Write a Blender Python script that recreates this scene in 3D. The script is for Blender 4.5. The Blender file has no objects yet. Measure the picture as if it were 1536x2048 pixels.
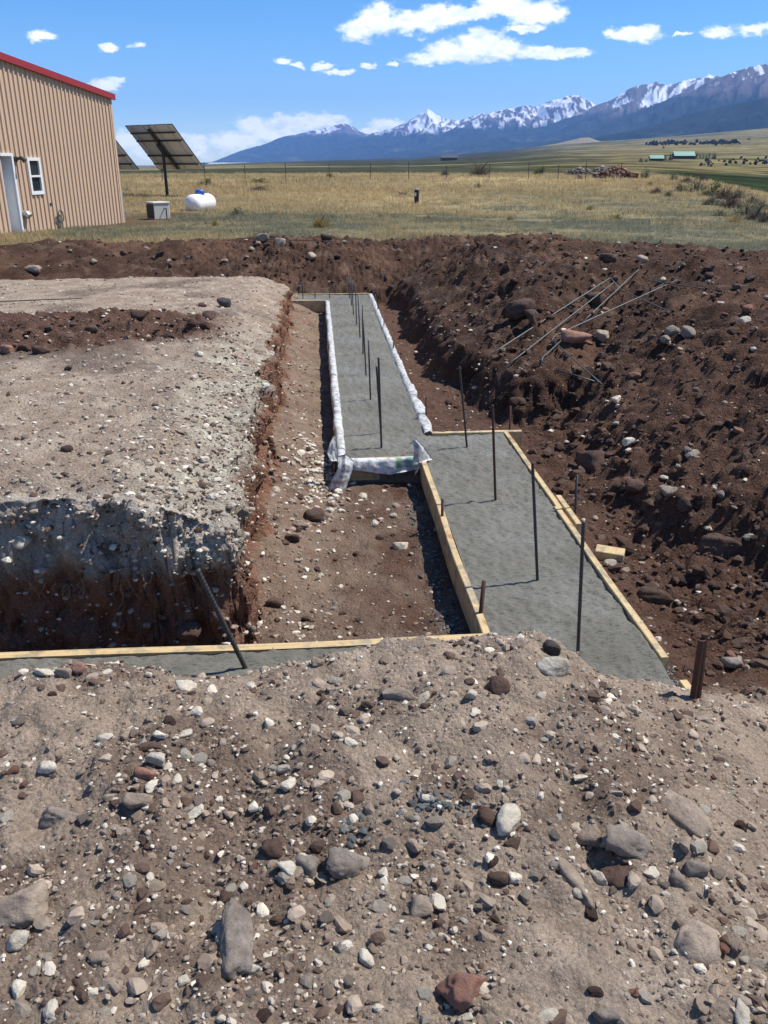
import bpy, bmesh, math, random
import numpy as np
from mathutils import Vector, Matrix
# ------------------------------------------------------------------ camera, sky, sun, exposure
SC = bpy.context.scene
COL = SC.collection
F_PX, W_PX, H_PX, HORIZON = 1716.0, 1536.0, 2048.0, 320.0
TH = math.atan((H_PX / 2 - HORIZON) / F_PX)
CT, ST = math.cos(TH), math.sin(TH)
cam = bpy.data.cameras.new('camera')
cam.sensor_fit = 'VERTICAL'; cam.sensor_height = 32.0; cam.lens = 32.0 * F_PX / H_PX
cam.clip_start = 0.05; cam.clip_end = 80000
camo = bpy.data.objects.new('camera', cam); COL.objects.link(camo)
camo.rotation_euler = (math.pi / 2 - TH, 0, 0)
SC.camera = camo
SUN_EL = math.radians(57); SUN_AZ = math.atan2(0.95, 0.31)          # azimuth from +Y towards +X
S = Vector((math.sin(SUN_AZ) * math.cos(SUN_EL), math.cos(SUN_AZ) * math.cos(SUN_EL), math.sin(SUN_EL)))
sl = bpy.data.lights.new('sun', 'SUN'); sl.energy = 4.5; sl.angle = math.radians(0.5); sl.color = (1.0, 0.955, 0.89)
so = bpy.data.objects.new('sun', sl); COL.objects.link(so); so.rotation_euler = S.to_track_quat('Z', 'Y').to_euler()
SC.view_settings.view_transform = 'Standard'; SC.view_settings.look = 'None'
SC.view_settings.exposure = 0.55; SC.view_settings.gamma = 1.0; SC.view_settings.use_curve_mapping = False
SC.render.engine = 'CYCLES'
SC.cycles.use_denoising = True
SC.cycles.max_bounces = 5; SC.cycles.diffuse_bounces = 3; SC.cycles.volume_bounces = 1
SC.cycles.transparent_max_bounces = 8; SC.cycles.caustics_reflective = False; SC.cycles.caustics_refractive = False


def ray(x, y):
    u = (x - W_PX / 2) / F_PX; v = (H_PX / 2 - y) / F_PX
    return np.array([u, CT + v * ST, -ST + v * CT])


def at_z(x, y, z):
    d = ray(x, y); return d * (z / d[2])


def at_Y(x, y, Y):
    d = ray(x, y); return d * (Y / d[1])


def slope_of(x, y):
    d = ray(x, y); return d[2] / math.hypot(d[0], d[1])


def azel(x, y):
    d = ray(x, y); return math.atan2(d[0], d[1]), math.atan2(d[2], math.hypot(d[0], d[1]))


class NT:
    """tiny node-tree helper"""
    def __init__(self, tree):
        self.t = tree; self.n = tree.nodes; self.l = tree.links
    def new(self, typ, ins=None, **props):
        n = self.n.new(typ)
        for k, v in props.items(): setattr(n, k, v)
        for k, v in (ins or {}).items(): self.set(n, k, v)
        return n
    def set(self, n, k, v):
        s = n.inputs[k]
        if isinstance(v, bpy.types.NodeSocket): self.l.new(v, s)
        elif isinstance(v, bpy.types.Node): self.l.new(v.outputs[0], s)
        else: s.default_value = v
    def math(self, op, a, b=0.0, c=0.0, clamp=False):
        return self.new('ShaderNodeMath', {0: a, 1: b, 2: c}, operation=op, use_clamp=clamp).outputs[0]
    def vmath(self, op, a, b=(0, 0, 0), c=(0, 0, 0)):
        n = self.new('ShaderNodeVectorMath', {0: a, 1: b}, operation=op)
        if op == 'MULTIPLY_ADD': self.set(n, 2, c)
        return n.outputs['Value' if op in ('LENGTH', 'DOT_PRODUCT') else 'Vector']
    def noise(self, vec, scale, detail=4, rough=0.55, out=0, dist=0.0):
        return self.new('ShaderNodeTexNoise', {'Vector': vec, 'Scale': scale, 'Detail': detail, 'Roughness': rough, 'Distortion': dist}).outputs[out]
    def ramp(self, fac, stops, interp='LINEAR'):
        n = self.new('ShaderNodeValToRGB', {0: fac}); cr = n.color_ramp; cr.interpolation = interp
        while len(cr.elements) < len(stops): cr.elements.new(0.5)
        for e, (p, c) in zip(cr.elements, stops):
            e.position = p; e.color = tuple(c) + (1,) if len(c) == 3 else c
        return n.outputs[0]
    def mix(self, fac, a, b, blend='MIX'):
        n = self.new('ShaderNodeMix', data_type='RGBA', blend_type=blend)
        self.set(n, 0, fac); self.set(n, 6, a); self.set(n, 7, b); return n.outputs[2]
    def mapr(self, v, a, b, c=0.0, d=1.0, smooth=True):
        n = self.new('ShaderNodeMapRange', {0: v, 1: a, 2: b, 3: c, 4: d}, interpolation_type='SMOOTHSTEP' if smooth else 'LINEAR')
        return n.outputs[0]


def build_world():
    w = bpy.data.worlds.new('World'); SC.world = w; w.use_nodes = True
    T = NT(w.node_tree); T.n.clear()
    sky = T.new('ShaderNodeTexSky', sky_type='NISHITA', sun_disc=False)
    sky.sun_elevation = SUN_EL; sky.sun_rotation = SUN_AZ
    sky.altitude = 2400; sky.air_density = 1.0; sky.dust_density = 0.0; sky.ozone_density = 4.0
    hs = T.new('ShaderNodeHueSaturation', {'Saturation': 1.28, 'Color': sky.outputs[0]})
    bg = T.new('ShaderNodeBackground', {0: hs.outputs[0], 1: 0.112})
    tc = T.new('ShaderNodeTexCoord').outputs['Generated']
    sep = T.new('ShaderNodeSeparateXYZ', {0: tc}).outputs
    az = T.math('ARCTAN2', sep[0], sep[1]); el = T.math('ARCSINE', sep[2])
    p = T.new('ShaderNodeCombineXYZ', {0: az, 1: el, 2: 0.0}).outputs[0]
    # warp by noise so that the outlines billow
    pw = T.vmath('MULTIPLY', p, (1.0, 1.7, 1.0))
    n1 = T.noise(pw, 16.0, 6, 0.6, 1); n1 = T.vmath('SUBTRACT', n1, (0.5, 0.5, 0.5))
    n2 = T.noise(pw, 70.0, 6, 0.62, 1); n2 = T.vmath('SUBTRACT', n2, (0.5, 0.5, 0.5))
    pp = T.vmath('MULTIPLY_ADD', n1, (0.030, 0.014, 0), p)
    pp = T.vmath('MULTIPLY_ADD', n2, (0.020, 0.014, 0), pp)
    blobs = [(720, 60, 42, 24), (762, 42, 50, 32), (820, 44, 60, 27), (890, 30, 70, 25), (960, 24, 50, 20), (1010, 10, 60, 30), (1070, 24, 70, 28),
             (1050, 56, 50, 9), (860, 116, 62, 15), (905, 98, 55, 26), (960, 84, 46, 33), (1000, 102, 60, 24), (1075, 108, 70, 14), (1140, 106, 48, 11),
             (1240, 68, 38, 12), (1285, 68, 44, 18), (1440, 68, 40, 15), (1500, 60, 50, 14), (1560, 54, 60, 14), (1362, 69, 17, 5),
             (80, 68, 30, 13), (218, 93, 27, 10), (279, 90, 16, 10), (208, 172, 32, 15), (236, 162, 20, 8), (572, 122, 22, 8), (597, 130, 18, 5),
             (648, 132, 22, 8), (676, 146, 34, 6), (732, 134, 17, 8), (788, 130, 12, 6),
             (310, 260, 34, 16), (262, 282, 50, 20), (380, 276, 50, 14), (340, 300, 110, 20), (505, 252, 44, 20), (560, 246, 50, 17), (620, 246, 60, 18), (672, 243, 36, 14),
             (470, 280, 80, 22), (560, 270, 90, 18), (775, 250, 40, 12), (744, 262, 25, 9), (150, 300, 120, 24), (-60, 270, 120, 30), (1640, 40, 60, 14)]
    D = None
    for (x, y, rx, ry) in blobs:
        a, e = azel(x, y); ra = azel(x + rx, y)[0] - a; re = azel(x, y - ry)[1] - e
        L = T.vmath('LENGTH', T.vmath('MULTIPLY_ADD', pp, (1 / ra, 1 / re, 0), (-a / ra, -e / re, 0)))
        D = L if D is None else T.math('SMOOTH_MIN', D, L, 0.25)
    f1 = T.noise(pw, 34.0, 9, 0.68)
    Dn = T.math('ADD', D, T.math('MULTIPLY', T.math('SUBTRACT', f1, 0.5), 2.1))
    alpha = T.mapr(Dn, 1.14, 0.46)
    # the rest of the sky carries the same kind of scattered cumulus
    zz = T.math('MAXIMUM', T.math('ADD', sep[2], 0.12), 0.05)
    pl = T.vmath('DIVIDE', tc, T.new('ShaderNodeCombineXYZ', {0: zz, 1: zz, 2: 1.0}).outputs[0])
    f2 = T.noise(pl, 1.7, 8, 0.58)
    out_view = T.mapr(T.math('ABSOLUTE', az), 0.55, 0.8)
    out_up = T.mapr(el, 0.26, 0.45)
    rest = T.math('MULTIPLY', T.mapr(f2, 0.57, 0.68), T.math('MAXIMUM', out_view, out_up))
    rest = T.math('MULTIPLY', rest, T.mapr(sep[2], 0.0, 0.03))
    alpha = T.math('MAXIMUM', alpha, rest)
    # shading: tops bright, undersides a little grey
    up = T.vmath('ADD', pw, (0.004, 0.022, 0))
    f3 = T.noise(up, 42.0, 5, 0.6)
    sh = T.mapr(T.math('SUBTRACT', T.noise(pw, 42.0, 5, 0.6), f3), -0.22, 0.08)
    core = T.mapr(Dn, 0.95, 0.2)
    sh = T.math('SUBTRACT', 1.0, T.math('MULTIPLY', T.math('SUBTRACT', 1.0, sh), T.math('ADD', 0.35, T.math('MULTIPLY', core, 0.65))))
    cc = T.mix(sh, (0.70, 0.76, 0.86, 1), (1.0, 1.0, 1.0, 1))
    cb = T.new('ShaderNodeBackground', {0: cc, 1: 1.15})
    ms = T.new('ShaderNodeMixShader', {0: T.math('MULTIPLY', alpha, 0.97), 1: bg, 2: cb})
    o = T.new('ShaderNodeOutputWorld'); T.l.new(ms.outputs[0], o.inputs[0])
    w.cycles.sampling_method = 'MANUAL'; w.cycles.sample_map_resolution = 512


build_world()

# ------------------------------------------------------------------ numpy noise and mesh helpers
rng = np.random.default_rng(7)
_perm = rng.permutation(256); _perm = np.concatenate([_perm, _perm, _perm])
_grad = rng.normal(size=(256, 3)); _grad /= np.linalg.norm(_grad, axis=1)[:, None]


def pn(x, y, z=0.0):
    x, y, z = np.broadcast_arrays(np.asarray(x, float), np.asarray(y, float), np.asarray(z, float))
    xi = np.floor(x).astype(int); yi = np.floor(y).astype(int); zi = np.floor(z).astype(int)
    xf, yf, zf = x - xi, y - yi, z - zi
    u = xf ** 3 * (xf * (xf * 6 - 15) + 10); v = yf ** 3 * (yf * (yf * 6 - 15) + 10); w = zf ** 3 * (zf * (zf * 6 - 15) + 10)
    r = 0.0
    for dx in (0, 1):
        for dy in (0, 1):
            for dz in (0, 1):
                h = _perm[_perm[_perm[(xi + dx) & 255] + ((yi + dy) & 255)] + ((zi + dz) & 255)]
                g = _grad[h]
                dot = g[..., 0] * (xf - dx) + g[..., 1] * (yf - dy) + g[..., 2] * (zf - dz)
                r = r + dot * (u if dx else 1 - u) * (v if dy else 1 - v) * (w if dz else 1 - w)
    return r * 1.5


def fbm(x, y, z=0.0, oct=4, gain=0.5, lac=2.03):
    r, a = 0.0, 1.0
    for i in range(oct):
        r = r + a * pn(np.asarray(x) + 17.3 * i, np.asarray(y) - 9.1 * i, np.asarray(z) + 5.7 * i)
        x = np.asarray(x) * lac; y = np.asarray(y) * lac; z = np.asarray(z) * lac; a *= gain
    return r


def sm(x, a, b):
    t = np.clip((np.asarray(x, float) - a) / (b - a), 0, 1); return t * t * (3 - 2 * t)


def mesh_np(name, V, faces, mat=None, cols=None, smooth=False):
    """faces: (n,k) int array with constant k"""
    V = np.ascontiguousarray(V, dtype=np.float32); faces = np.ascontiguousarray(faces, dtype=np.int32)
    me = bpy.data.meshes.new(name); n, k = faces.shape
    me.vertices.add(len(V)); me.vertices.foreach_set('co', V.ravel())
    me.loops.add(n * k); me.loops.foreach_set('vertex_index', faces.ravel())
    me.polygons.add(n); me.polygons.foreach_set('loop_start', np.arange(0, n * k, k, dtype=np.int32))
    me.polygons.foreach_set('use_smooth', np.full(n, smooth, dtype=bool))
    if cols is not None:
        at = me.color_attributes.new('col', 'FLOAT_COLOR', 'POINT')
        c4 = np.ones((len(V), 4), dtype=np.float32); c4[:, :3] = cols; at.data.foreach_set('color', c4.ravel())
    me.update(calc_edges=True)
    if mat: me.materials.append(mat)
    return me


def ob(name, me, parent=None, loc=(0, 0, 0), rot=(0, 0, 0)):
    o = bpy.data.objects.new(name, me); COL.objects.link(o); o.location = loc; o.rotation_euler = rot
    if parent: o.parent = parent
    return o


def tag(o, label=None, cat=None, group=None, kind=None):
    if label: o['label'] = label
    if cat: o['category'] = cat
    if group: o['group'] = group
    if kind: o['kind'] = kind
    return o


def thing(name, label, cat, loc=(0, 0, 0), rot=(0, 0, 0), group=None):
    return tag(ob(name, None, None, loc, rot), label, cat, group)


def grid_faces(ni, nj):
    i, j = np.meshgrid(np.arange(ni - 1), np.arange(nj - 1), indexing='ij')
    q = (i * nj + j).ravel()
    return np.stack([q, q + nj, q + nj + 1, q + 1], 1)


def tube(pts, rad, seg=8, cap=True):
    pts = [Vector(p) for p in pts]; V = []; Fc = []
    rad = rad if hasattr(rad, '__len__') else [rad] * len(pts)
    up = None
    for i, p in enumerate(pts):
        t = (pts[min(i + 1, len(pts) - 1)] - pts[max(i - 1, 0)]).normalized()
        if up is None: up = t.orthogonal().normalized()
        up = (up - t * up.dot(t)).normalized(); s = t.cross(up)
        for k in range(seg):
            a = 2 * math.pi * k / seg; V.append(p + (up * math.cos(a) + s * math.sin(a)) * rad[i])
    for i in range(len(pts) - 1):
        for k in range(seg):
            a, b = i * seg + k, i * seg + (k + 1) % seg; Fc.append((a, b, b + seg, a + seg))
    if cap: Fc.append(tuple(reversed(range(seg)))); Fc.append(tuple(range((len(pts) - 1) * seg, len(pts) * seg)))
    return [tuple(v) for v in V], Fc


class MB:
    def __init__(self): self.V = []; self.F = []
    def add(self, V, Fc):
        n = len(self.V); self.V += [tuple(v) for v in V]; self.F += [tuple(i + n for i in f) for f in Fc]; return self
    def box(self, lo, hi, M=None):
        V = [Vector((x, y, z)) for x in (lo[0], hi[0]) for y in (lo[1], hi[1]) for z in (lo[2], hi[2])]
        if M: V = [M @ v for v in V]
        return self.add(V, [(0, 1, 3, 2), (4, 6, 7, 5), (0, 4, 5, 1), (2, 3, 7, 6), (0, 2, 6, 4), (1, 5, 7, 3)])
    def tube(self, *a, **k): return self.add(*tube(*a, **k))
    def mesh(self, name, mat, smooth=False, bevel=0):
        me = bpy.data.meshes.new(name); me.from_pydata(self.V, [], self.F)
        bm = bmesh.new(); bm.from_mesh(me)
        if bevel: bmesh.ops.bevel(bm, geom=bm.edges[:], offset=bevel, segments=1, affect='EDGES')
        bmesh.ops.recalc_face_normals(bm, faces=bm.faces[:]); bm.to_mesh(me); bm.free()
        me.materials.append(mat)
        if smooth:
            for p in me.polygons: p.use_smooth = True
        return me
    def build(self, name, mat, parent=None, smooth=False, bevel=0, loc=(0, 0, 0), rot=(0, 0, 0)):
        return ob(name, self.mesh(name, mat, smooth, bevel), parent, loc, rot)


# ------------------------------------------------------------------ materials
def mat_new(name):
    m = bpy.data.materials.new(name); m.use_nodes = True
    T = NT(m.node_tree); b = T.n['Principled BSDF']; b.inputs['Specular IOR Level'].default_value = 0.3
    return m, T, b


def simple(name, color, rough=0.7, metal=0.0, var=0.25, scale=12.0, bump=0.0, bscale=60.0, spec=0.3):
    m, T, b = mat_new(name); oc = T.new('ShaderNodeTexCoord').outputs['Object']
    n = T.noise(oc, scale, 5, 0.6)
    c = T.mix(n, tuple(v * (1 - var) for v in color) + (1,), tuple(min(1, v * (1 + var)) for v in color) + (1,))
    T.set(b, 'Base Color', c); b.inputs['Roughness'].default_value = rough; b.inputs['Metallic'].default_value = metal
    b.inputs['Specular IOR Level'].default_value = spec
    if bump:
        T.set(b, 'Normal', T.new('ShaderNodeBump', {'Height': T.noise(oc, bscale, 6, 0.65), 'Strength': bump, 'Distance': 0.01}))
    return m


def soil_material():
    m, T, b = mat_new('soil'); g = T.new('ShaderNodeNewGeometry').outputs['Position']
    col = T.new('ShaderNodeVertexColor', layer_name='col').outputs[0]
    n1 = T.noise(g, 30, 6, 0.7); n2 = T.noise(g, 120, 5, 0.75)
    k = T.math('MULTIPLY_ADD', n1, 0.7, 0.65); k = T.math('MULTIPLY', k, T.math('MULTIPLY_ADD', n2, 1.7, 0.15))
    c = T.mix(1.0, col, T.new('ShaderNodeCombineColor', {0: k, 1: k, 2: k}).outputs[0], 'MULTIPLY')
    # scattered pale grit
    vo = T.new('ShaderNodeTexVoronoi', {'Vector': g, 'Scale': 120.0}, feature='F1')
    pick = T.math('GREATER_THAN', T.new('ShaderNodeSeparateColor', {0: vo.outputs['Color']}).outputs[0], 0.86)
    dot = T.math('MULTIPLY', T.mapr(vo.outputs['Distance'], 0.42, 0.25), pick)
    c = T.mix(T.math('MULTIPLY', dot, 0.55), c, (0.42, 0.36, 0.29, 1))
    T.set(b, 'Base Color', c); b.inputs['Roughness'].default_value = 0.95; b.inputs['Specular IOR Level'].default_value = 0.15
    h = T.math('ADD', T.math('MULTIPLY', T.noise(g, 45, 8, 0.72), 1.0), T.math('MULTIPLY', dot, 0.25))
    v2 = T.new('ShaderNodeTexVoronoi', {'Vector': g, 'Scale': 70.0}, feature='F1').outputs['Distance']
    h = T.math('SUBTRACT', h, T.math('MULTIPLY', v2, 0.35))
    T.set(b, 'Normal', T.new('ShaderNodeBump', {'Height': h, 'Strength': 1.0, 'Distance': 0.022}))
    return m


def vcol_material(name, rough=0.9, nscale=8.0, var=0.35, bump=0.3, bdist=0.02, translucent=False, spec=0.1):
    m, T, b = mat_new(name); g = T.new('ShaderNodeNewGeometry').outputs['Position']
    col = T.new('ShaderNodeVertexColor', layer_name='col').outputs[0]
    n = T.noise(g, nscale, 6, 0.65); k = T.math('MULTIPLY_ADD', n, 2 * var, 1 - var)
    if name == 'land':                                    # patches of sage and thin grass, tens of metres across
        k = T.math('MULTIPLY', k, T.mapr(T.noise(g, 0.035, 9, 0.7), 0.36, 0.64, 0.55, 1.25))
        k = T.math('MULTIPLY', k, T.mapr(T.noise(g, 0.004, 6, 0.65), 0.36, 0.64, 0.70, 1.15))
    c = T.mix(1.0, col, T.new('ShaderNodeCombineColor', {0: k, 1: k, 2: k}).outputs[0], 'MULTIPLY')
    T.set(b, 'Base Color', c); b.inputs['Roughness'].default_value = rough; b.inputs['Specular IOR Level'].default_value = spec
    if translucent:
        tr = T.new('ShaderNodeBsdfTranslucent', {0: c}); ms = T.new('ShaderNodeMixShader', {0: 0.42, 1: b.outputs[0], 2: tr.outputs[0]}); T.l.new(ms.outputs[0], T.n['Material Output'].inputs[0])
    if bump: T.set(b, 'Normal', T.new('ShaderNodeBump', {'Height': T.noise(g, nscale * 2.5, 6, 0.65), 'Strength': bump, 'Distance': bdist}))
    return m


def stone_material(name, c1, c2, dirt=(0.20, 0.145, 0.105), dirt_amt=0.45, spots=0.0):
    m, T, b = mat_new(name); oc = T.new('ShaderNodeTexCoord').outputs['Object']
    rnd = T.new('ShaderNodeObjectInfo').outputs['Random']
    pos = T.vmath('ADD', oc, T.new('ShaderNodeCombineXYZ', {0: rnd, 1: T.math('MULTIPLY', rnd, 7.0), 2: 0.0}).outputs[0])
    n = T.mapr(T.noise(pos, 26, 9, 0.75), 0.3, 0.7); c = T.mix(n, c1 + (1,), c2 + (1,))
    k = T.math('MULTIPLY_ADD', rnd, 0.4, 0.8); c = T.mix(1.0, c, T.new('ShaderNodeCombineColor', {0: k, 1: k, 2: k}).outputs[0], 'MULTIPLY')
    d = T.mapr(T.noise(pos, 9, 6, 0.7), 0.46, 0.68); c = T.mix(T.math('MULTIPLY', d, dirt_amt), c, dirt + (1,))
    d2 = T.mapr(T.noise(pos, 110, 4, 0.7), 0.55, 0.72); c = T.mix(T.math('MULTIPLY', d2, 0.35), c, tuple(v * 0.45 for v in c1) + (1,))
    T.set(b, 'Base Color', c); b.inputs['Roughness'].default_value = 0.9; b.inputs['Specular IOR Level'].default_value = 0.2
    T.set(b, 'Normal', T.new('ShaderNodeBump', {'Height': T.noise(pos, 40, 10, 0.75), 'Strength': 0.95, 'Distance': 0.014}))
    return m


M = {}
M['soil'] = soil_material()
M['grit'] = vcol_material('grit', 0.92, 60, 0.3, 0.5, 0.004)
M['land'] = vcol_material('land', 1.0, 1.6, 0.45, 0.6, 0.15, spec=0.0)
M['grass'] = vcol_material('grass', 0.85, 2.0, 0.25, 0, translucent=True)
M['leaf'] = vcol_material('leaf', 0.8, 3.0, 0.35, 0, translucent=True)
M['mountain'] = vcol_material('mountain', 1.0, 0.006, 0.25, 0.9, 25.0, spec=0.0)
M['white'] = stone_material('white_stone', (0.76, 0.69, 0.55), (0.50, 0.43, 0.33), dirt=(0.30, 0.235, 0.18), dirt_amt=0.35)
M['tan'] = stone_material('tan_stone', (0.43, 0.345, 0.262), (0.25, 0.19, 0.145), dirt=(0.30, 0.23, 0.175), dirt_amt=0.5)
M['grey'] = stone_material('grey_stone', (0.31, 0.262, 0.215), (0.17, 0.138, 0.112), dirt=(0.28, 0.215, 0.165), dirt_amt=0.5)
M['brown'] = stone_material('brown_stone', (0.125, 0.078, 0.058), (0.075, 0.046, 0.036), dirt=(0.16, 0.105, 0.075), dirt_amt=0.35)
M['red'] = stone_material('red_stone', (0.40, 0.185, 0.115), (0.25, 0.155, 0.125), dirt=(0.22, 0.15, 0.11), dirt_amt=0.3)
M['dark'] = stone_material('dark_stone', (0.06, 0.055, 0.05), (0.085, 0.075, 0.07), dirt_amt=0.25)


def concrete_material():
    m, T, b = mat_new('wet_concrete'); g = T.new('ShaderNodeNewGeometry').outputs['Position']
    n = T.noise(g, 2.2, 6, 0.6); c = T.ramp(n, [(0.3, (0.142, 0.134, 0.108)), (0.55, (0.182, 0.173, 0.142)), (0.75, (0.235, 0.225, 0.19))])
    gs = T.vmath('MULTIPLY', g, (1.0, 2.4, 1.0))
    sp = T.mapr(T.noise(gs, 34, 7, 0.75), 0.53, 0.60); c = T.mix(T.math('MULTIPLY', sp, 0.6), c, (0.040, 0.040, 0.034, 1))
    T.set(b, 'Base Color', c)
    T.set(b, 'Roughness', T.mapr(T.noise(g, 1.1, 4, 0.6), 0.4, 0.72, 0.78, 0.50)); b.inputs['Specular IOR Level'].default_value = 0.3
    h = T.math('ADD', T.noise(gs, 38, 8, 0.7), T.math('MULTIPLY', T.noise(g, 6, 3, 0.5), 0.6))
    T.set(b, 'Normal', T.new('ShaderNodeBump', {'Height': h, 'Strength': 0.9, 'Distance': 0.016}))
    return m


def wood_material():
    m, T, b = mat_new('form_lumber'); oc = T.new('ShaderNodeTexCoord').outputs['Object']
    gr = T.noise(T.vmath('MULTIPLY', oc, (60, 1.6, 60)), 1.0, 5, 0.6)
    c = T.ramp(gr, [(0.25, (0.42, 0.29, 0.14)), (0.6, (0.56, 0.42, 0.22)), (0.85, (0.62, 0.49, 0.29))])
    g = T.new('ShaderNodeNewGeometry').outputs['Position']
    s = T.mapr(T.noise(g, 11, 7, 0.72), 0.46, 0.60); c = T.mix(T.math('MULTIPLY', s, 0.65), c, (0.20, 0.19, 0.16, 1))
    s2 = T.mapr(T.noise(g, 5, 4, 0.6), 0.60, 0.68); c = T.mix(T.math('MULTIPLY', s2, 0.6), c, (0.24, 0.105, 0.04, 1))
    T.set(b, 'Base Color', c); b.inputs['Roughness'].default_value = 0.8
    T.set(b, 'Normal', T.new('ShaderNodeBump', {'Height': gr, 'Strength': 0.4, 'Distance': 0.004}))
    return m


M['concrete'] = concrete_material(); M['wood'] = wood_material()
M['rebar'] = simple('rebar_steel', (0.060, 0.062, 0.062), 0.55, 0.35, 0.4, 30, 0.2)
M['rebar_green'] = simple('rebar_steel_weathered', (0.115, 0.126, 0.122), 0.5, 0.4, 0.35, 30, 0.2)
M['rust'] = simple('rusty_steel', (0.085, 0.045, 0.030), 0.8, 0.15, 0.45, 40, 0.4)
M['bag'] = None


def bag_material():
    m, T, b = mat_new('woven_plastic_bag'); g = T.new('ShaderNodeNewGeometry').outputs['Position']
    col = T.new('ShaderNodeVertexColor', layer_name='col').outputs[0]
    s = T.mapr(T.noise(g, 24, 7, 0.7), 0.44, 0.60); c = T.mix(T.math('MULTIPLY', s, 0.75), col, (0.22, 0.21, 0.185, 1))
    T.set(b, 'Base Color', c); b.inputs['Roughness'].default_value = 0.45
    T.set(b, 'Normal', T.new('ShaderNodeBump', {'Height': T.noise(g, 40, 4, 0.6), 'Strength': 0.35, 'Distance': 0.01}))
    return m


M['bag'] = bag_material()
exec_later = []

# ------------------------------------------------------------------ natural ground (far land) as a function
_cols_x = [-400, 300, 830, 1130, 1300, 1536, 2200]
_rows_r = [150, 400, 1000, 2000, 5000, 9000]
_tab_y = [[349, 345, 341, 339, 335, 335], [348, 344, 340, 338, 334, 334], [347, 340, 331, 324, 316, 316], [346, 334, 317, 303, 287, 286],
          [357, 338, 317, 299, 277, 276], [405, 352, 322, 296, 258, 256], [430, 360, 315, 285, 225, 222]]
_tab_s = np.array([[slope_of(min(max(x, 0), 1536), y) for y in row] for x, row in zip(_cols_x, _tab_y)])


def Gland(X, Y):
    X = np.asarray(X, float); Y = np.asarray(Y, float)
    r = np.hypot(X, Y) + 1e-6; az = np.clip(np.arctan2(X, Y), -0.9, 0.9)
    xh = W_PX / 2 + F_PX / CT * np.tan(az)
    ci = np.clip(np.searchsorted(_cols_x, xh) - 1, 0, len(_cols_x) - 2)
    cx = np.array(_cols_x, float); cf = np.clip((xh - cx[ci]) / (cx[ci + 1] - cx[ci]), 0, 1)
    lr = np.log(np.clip(r, 150, 9000)); lrs = np.log(np.array(_rows_r, float))
    ri = np.clip(np.searchsorted(lrs, lr) - 1, 0, len(lrs) - 2); rf = (lr - lrs[ri]) / (lrs[ri + 1] - lrs[ri])
    s = (_tab_s[ci, ri] * (1 - cf) + _tab_s[ci + 1, ri] * cf) * (1 - rf) + (_tab_s[ci, ri + 1] * (1 - cf) + _tab_s[ci + 1, ri + 1] * cf) * rf
    zf = s * r
    zn = np.interp(r, [0, 4, 12, 18, 30, 50, 90, 130, 200], [-1.2, -1.2, -1.42, -1.62, -1.9, -1.95, -1.5, -1.8, -3])
    # the bench drops away to the right of a line from (12.6,29) to (26,86)
    e = (X - 12.2) * 0.973 - (Y - 29) * 0.232 + 1.2 * pn(X * 0.08, Y * 0.08, 3.3)
    zn = zn - 4.8 * sm(e, 0, 26) * sm(r, 14, 30)
    w = sm(r, 95, 170)
    z = zn * (1 - w) + zf * w
    z = z + 0.12 * pn(X * 0.11, Y * 0.11, 9.0) * sm(r, 16, 30) + r * 0.0016 * pn(X / (8 + r * 0.25), Y / (8 + r * 0.25), 1.0) * sm(r, 120, 400)
    return z


# ------------------------------------------------------------------ excavation: one sheet in the footing's own frame (a along, b across)
PHI = math.radians(4.3); CP, SP = math.cos(PHI), math.sin(PHI)
def ab2xy(a, b): return b * CP - a * SP, a * CP + b * SP
def xy2ab(x, y): return -x * SP + y * CP, x * CP + y * SP


def lines(spec):
    out = [np.array([spec[0]])]; p = spec[0]
    for (q, s0, s1) in spec[1:]:
        n = max(2, int(round(abs(q - p) / ((s0 + s1) / 2)))); t = np.linspace(0, 1, n + 1)[1:]
        k = s1 / s0; tt = t if abs(k - 1) < 1e-3 else (k ** t - 1) / (k - 1)
        out.append(p + (q - p) * tt); p = q
    return np.concatenate(out)


AL = lines([-2.0, (0.7, 0.12, 0.03), (2.65, 0.0095, 0.0105), (3.10, 0.014, 0.010), (3.36, 0.0042, 0.0042), (3.42, 0.008, 0.012), (6.2, 0.018, 0.022), (6.9, 0.016, 0.018), (11.5, 0.030, 0.036), (13.1, 0.028, 0.03), (16.6, 0.04, 0.05), (19, 0.07, 0.12)])
BL = lines([-11.5, (-2.2, 0.16, 0.024), (-0.8, 0.022, 0.012), (-0.2, 0.0065, 0.007), (1.5, 0.013, 0.014), (3.2, 0.017, 0.026), (11.5, 0.03, 0.17)])
A, B = np.meshgrid(AL, BL, indexing='ij')
X0, Y0 = ab2xy(A, B)
G0 = Gland(X0, Y0)


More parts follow.
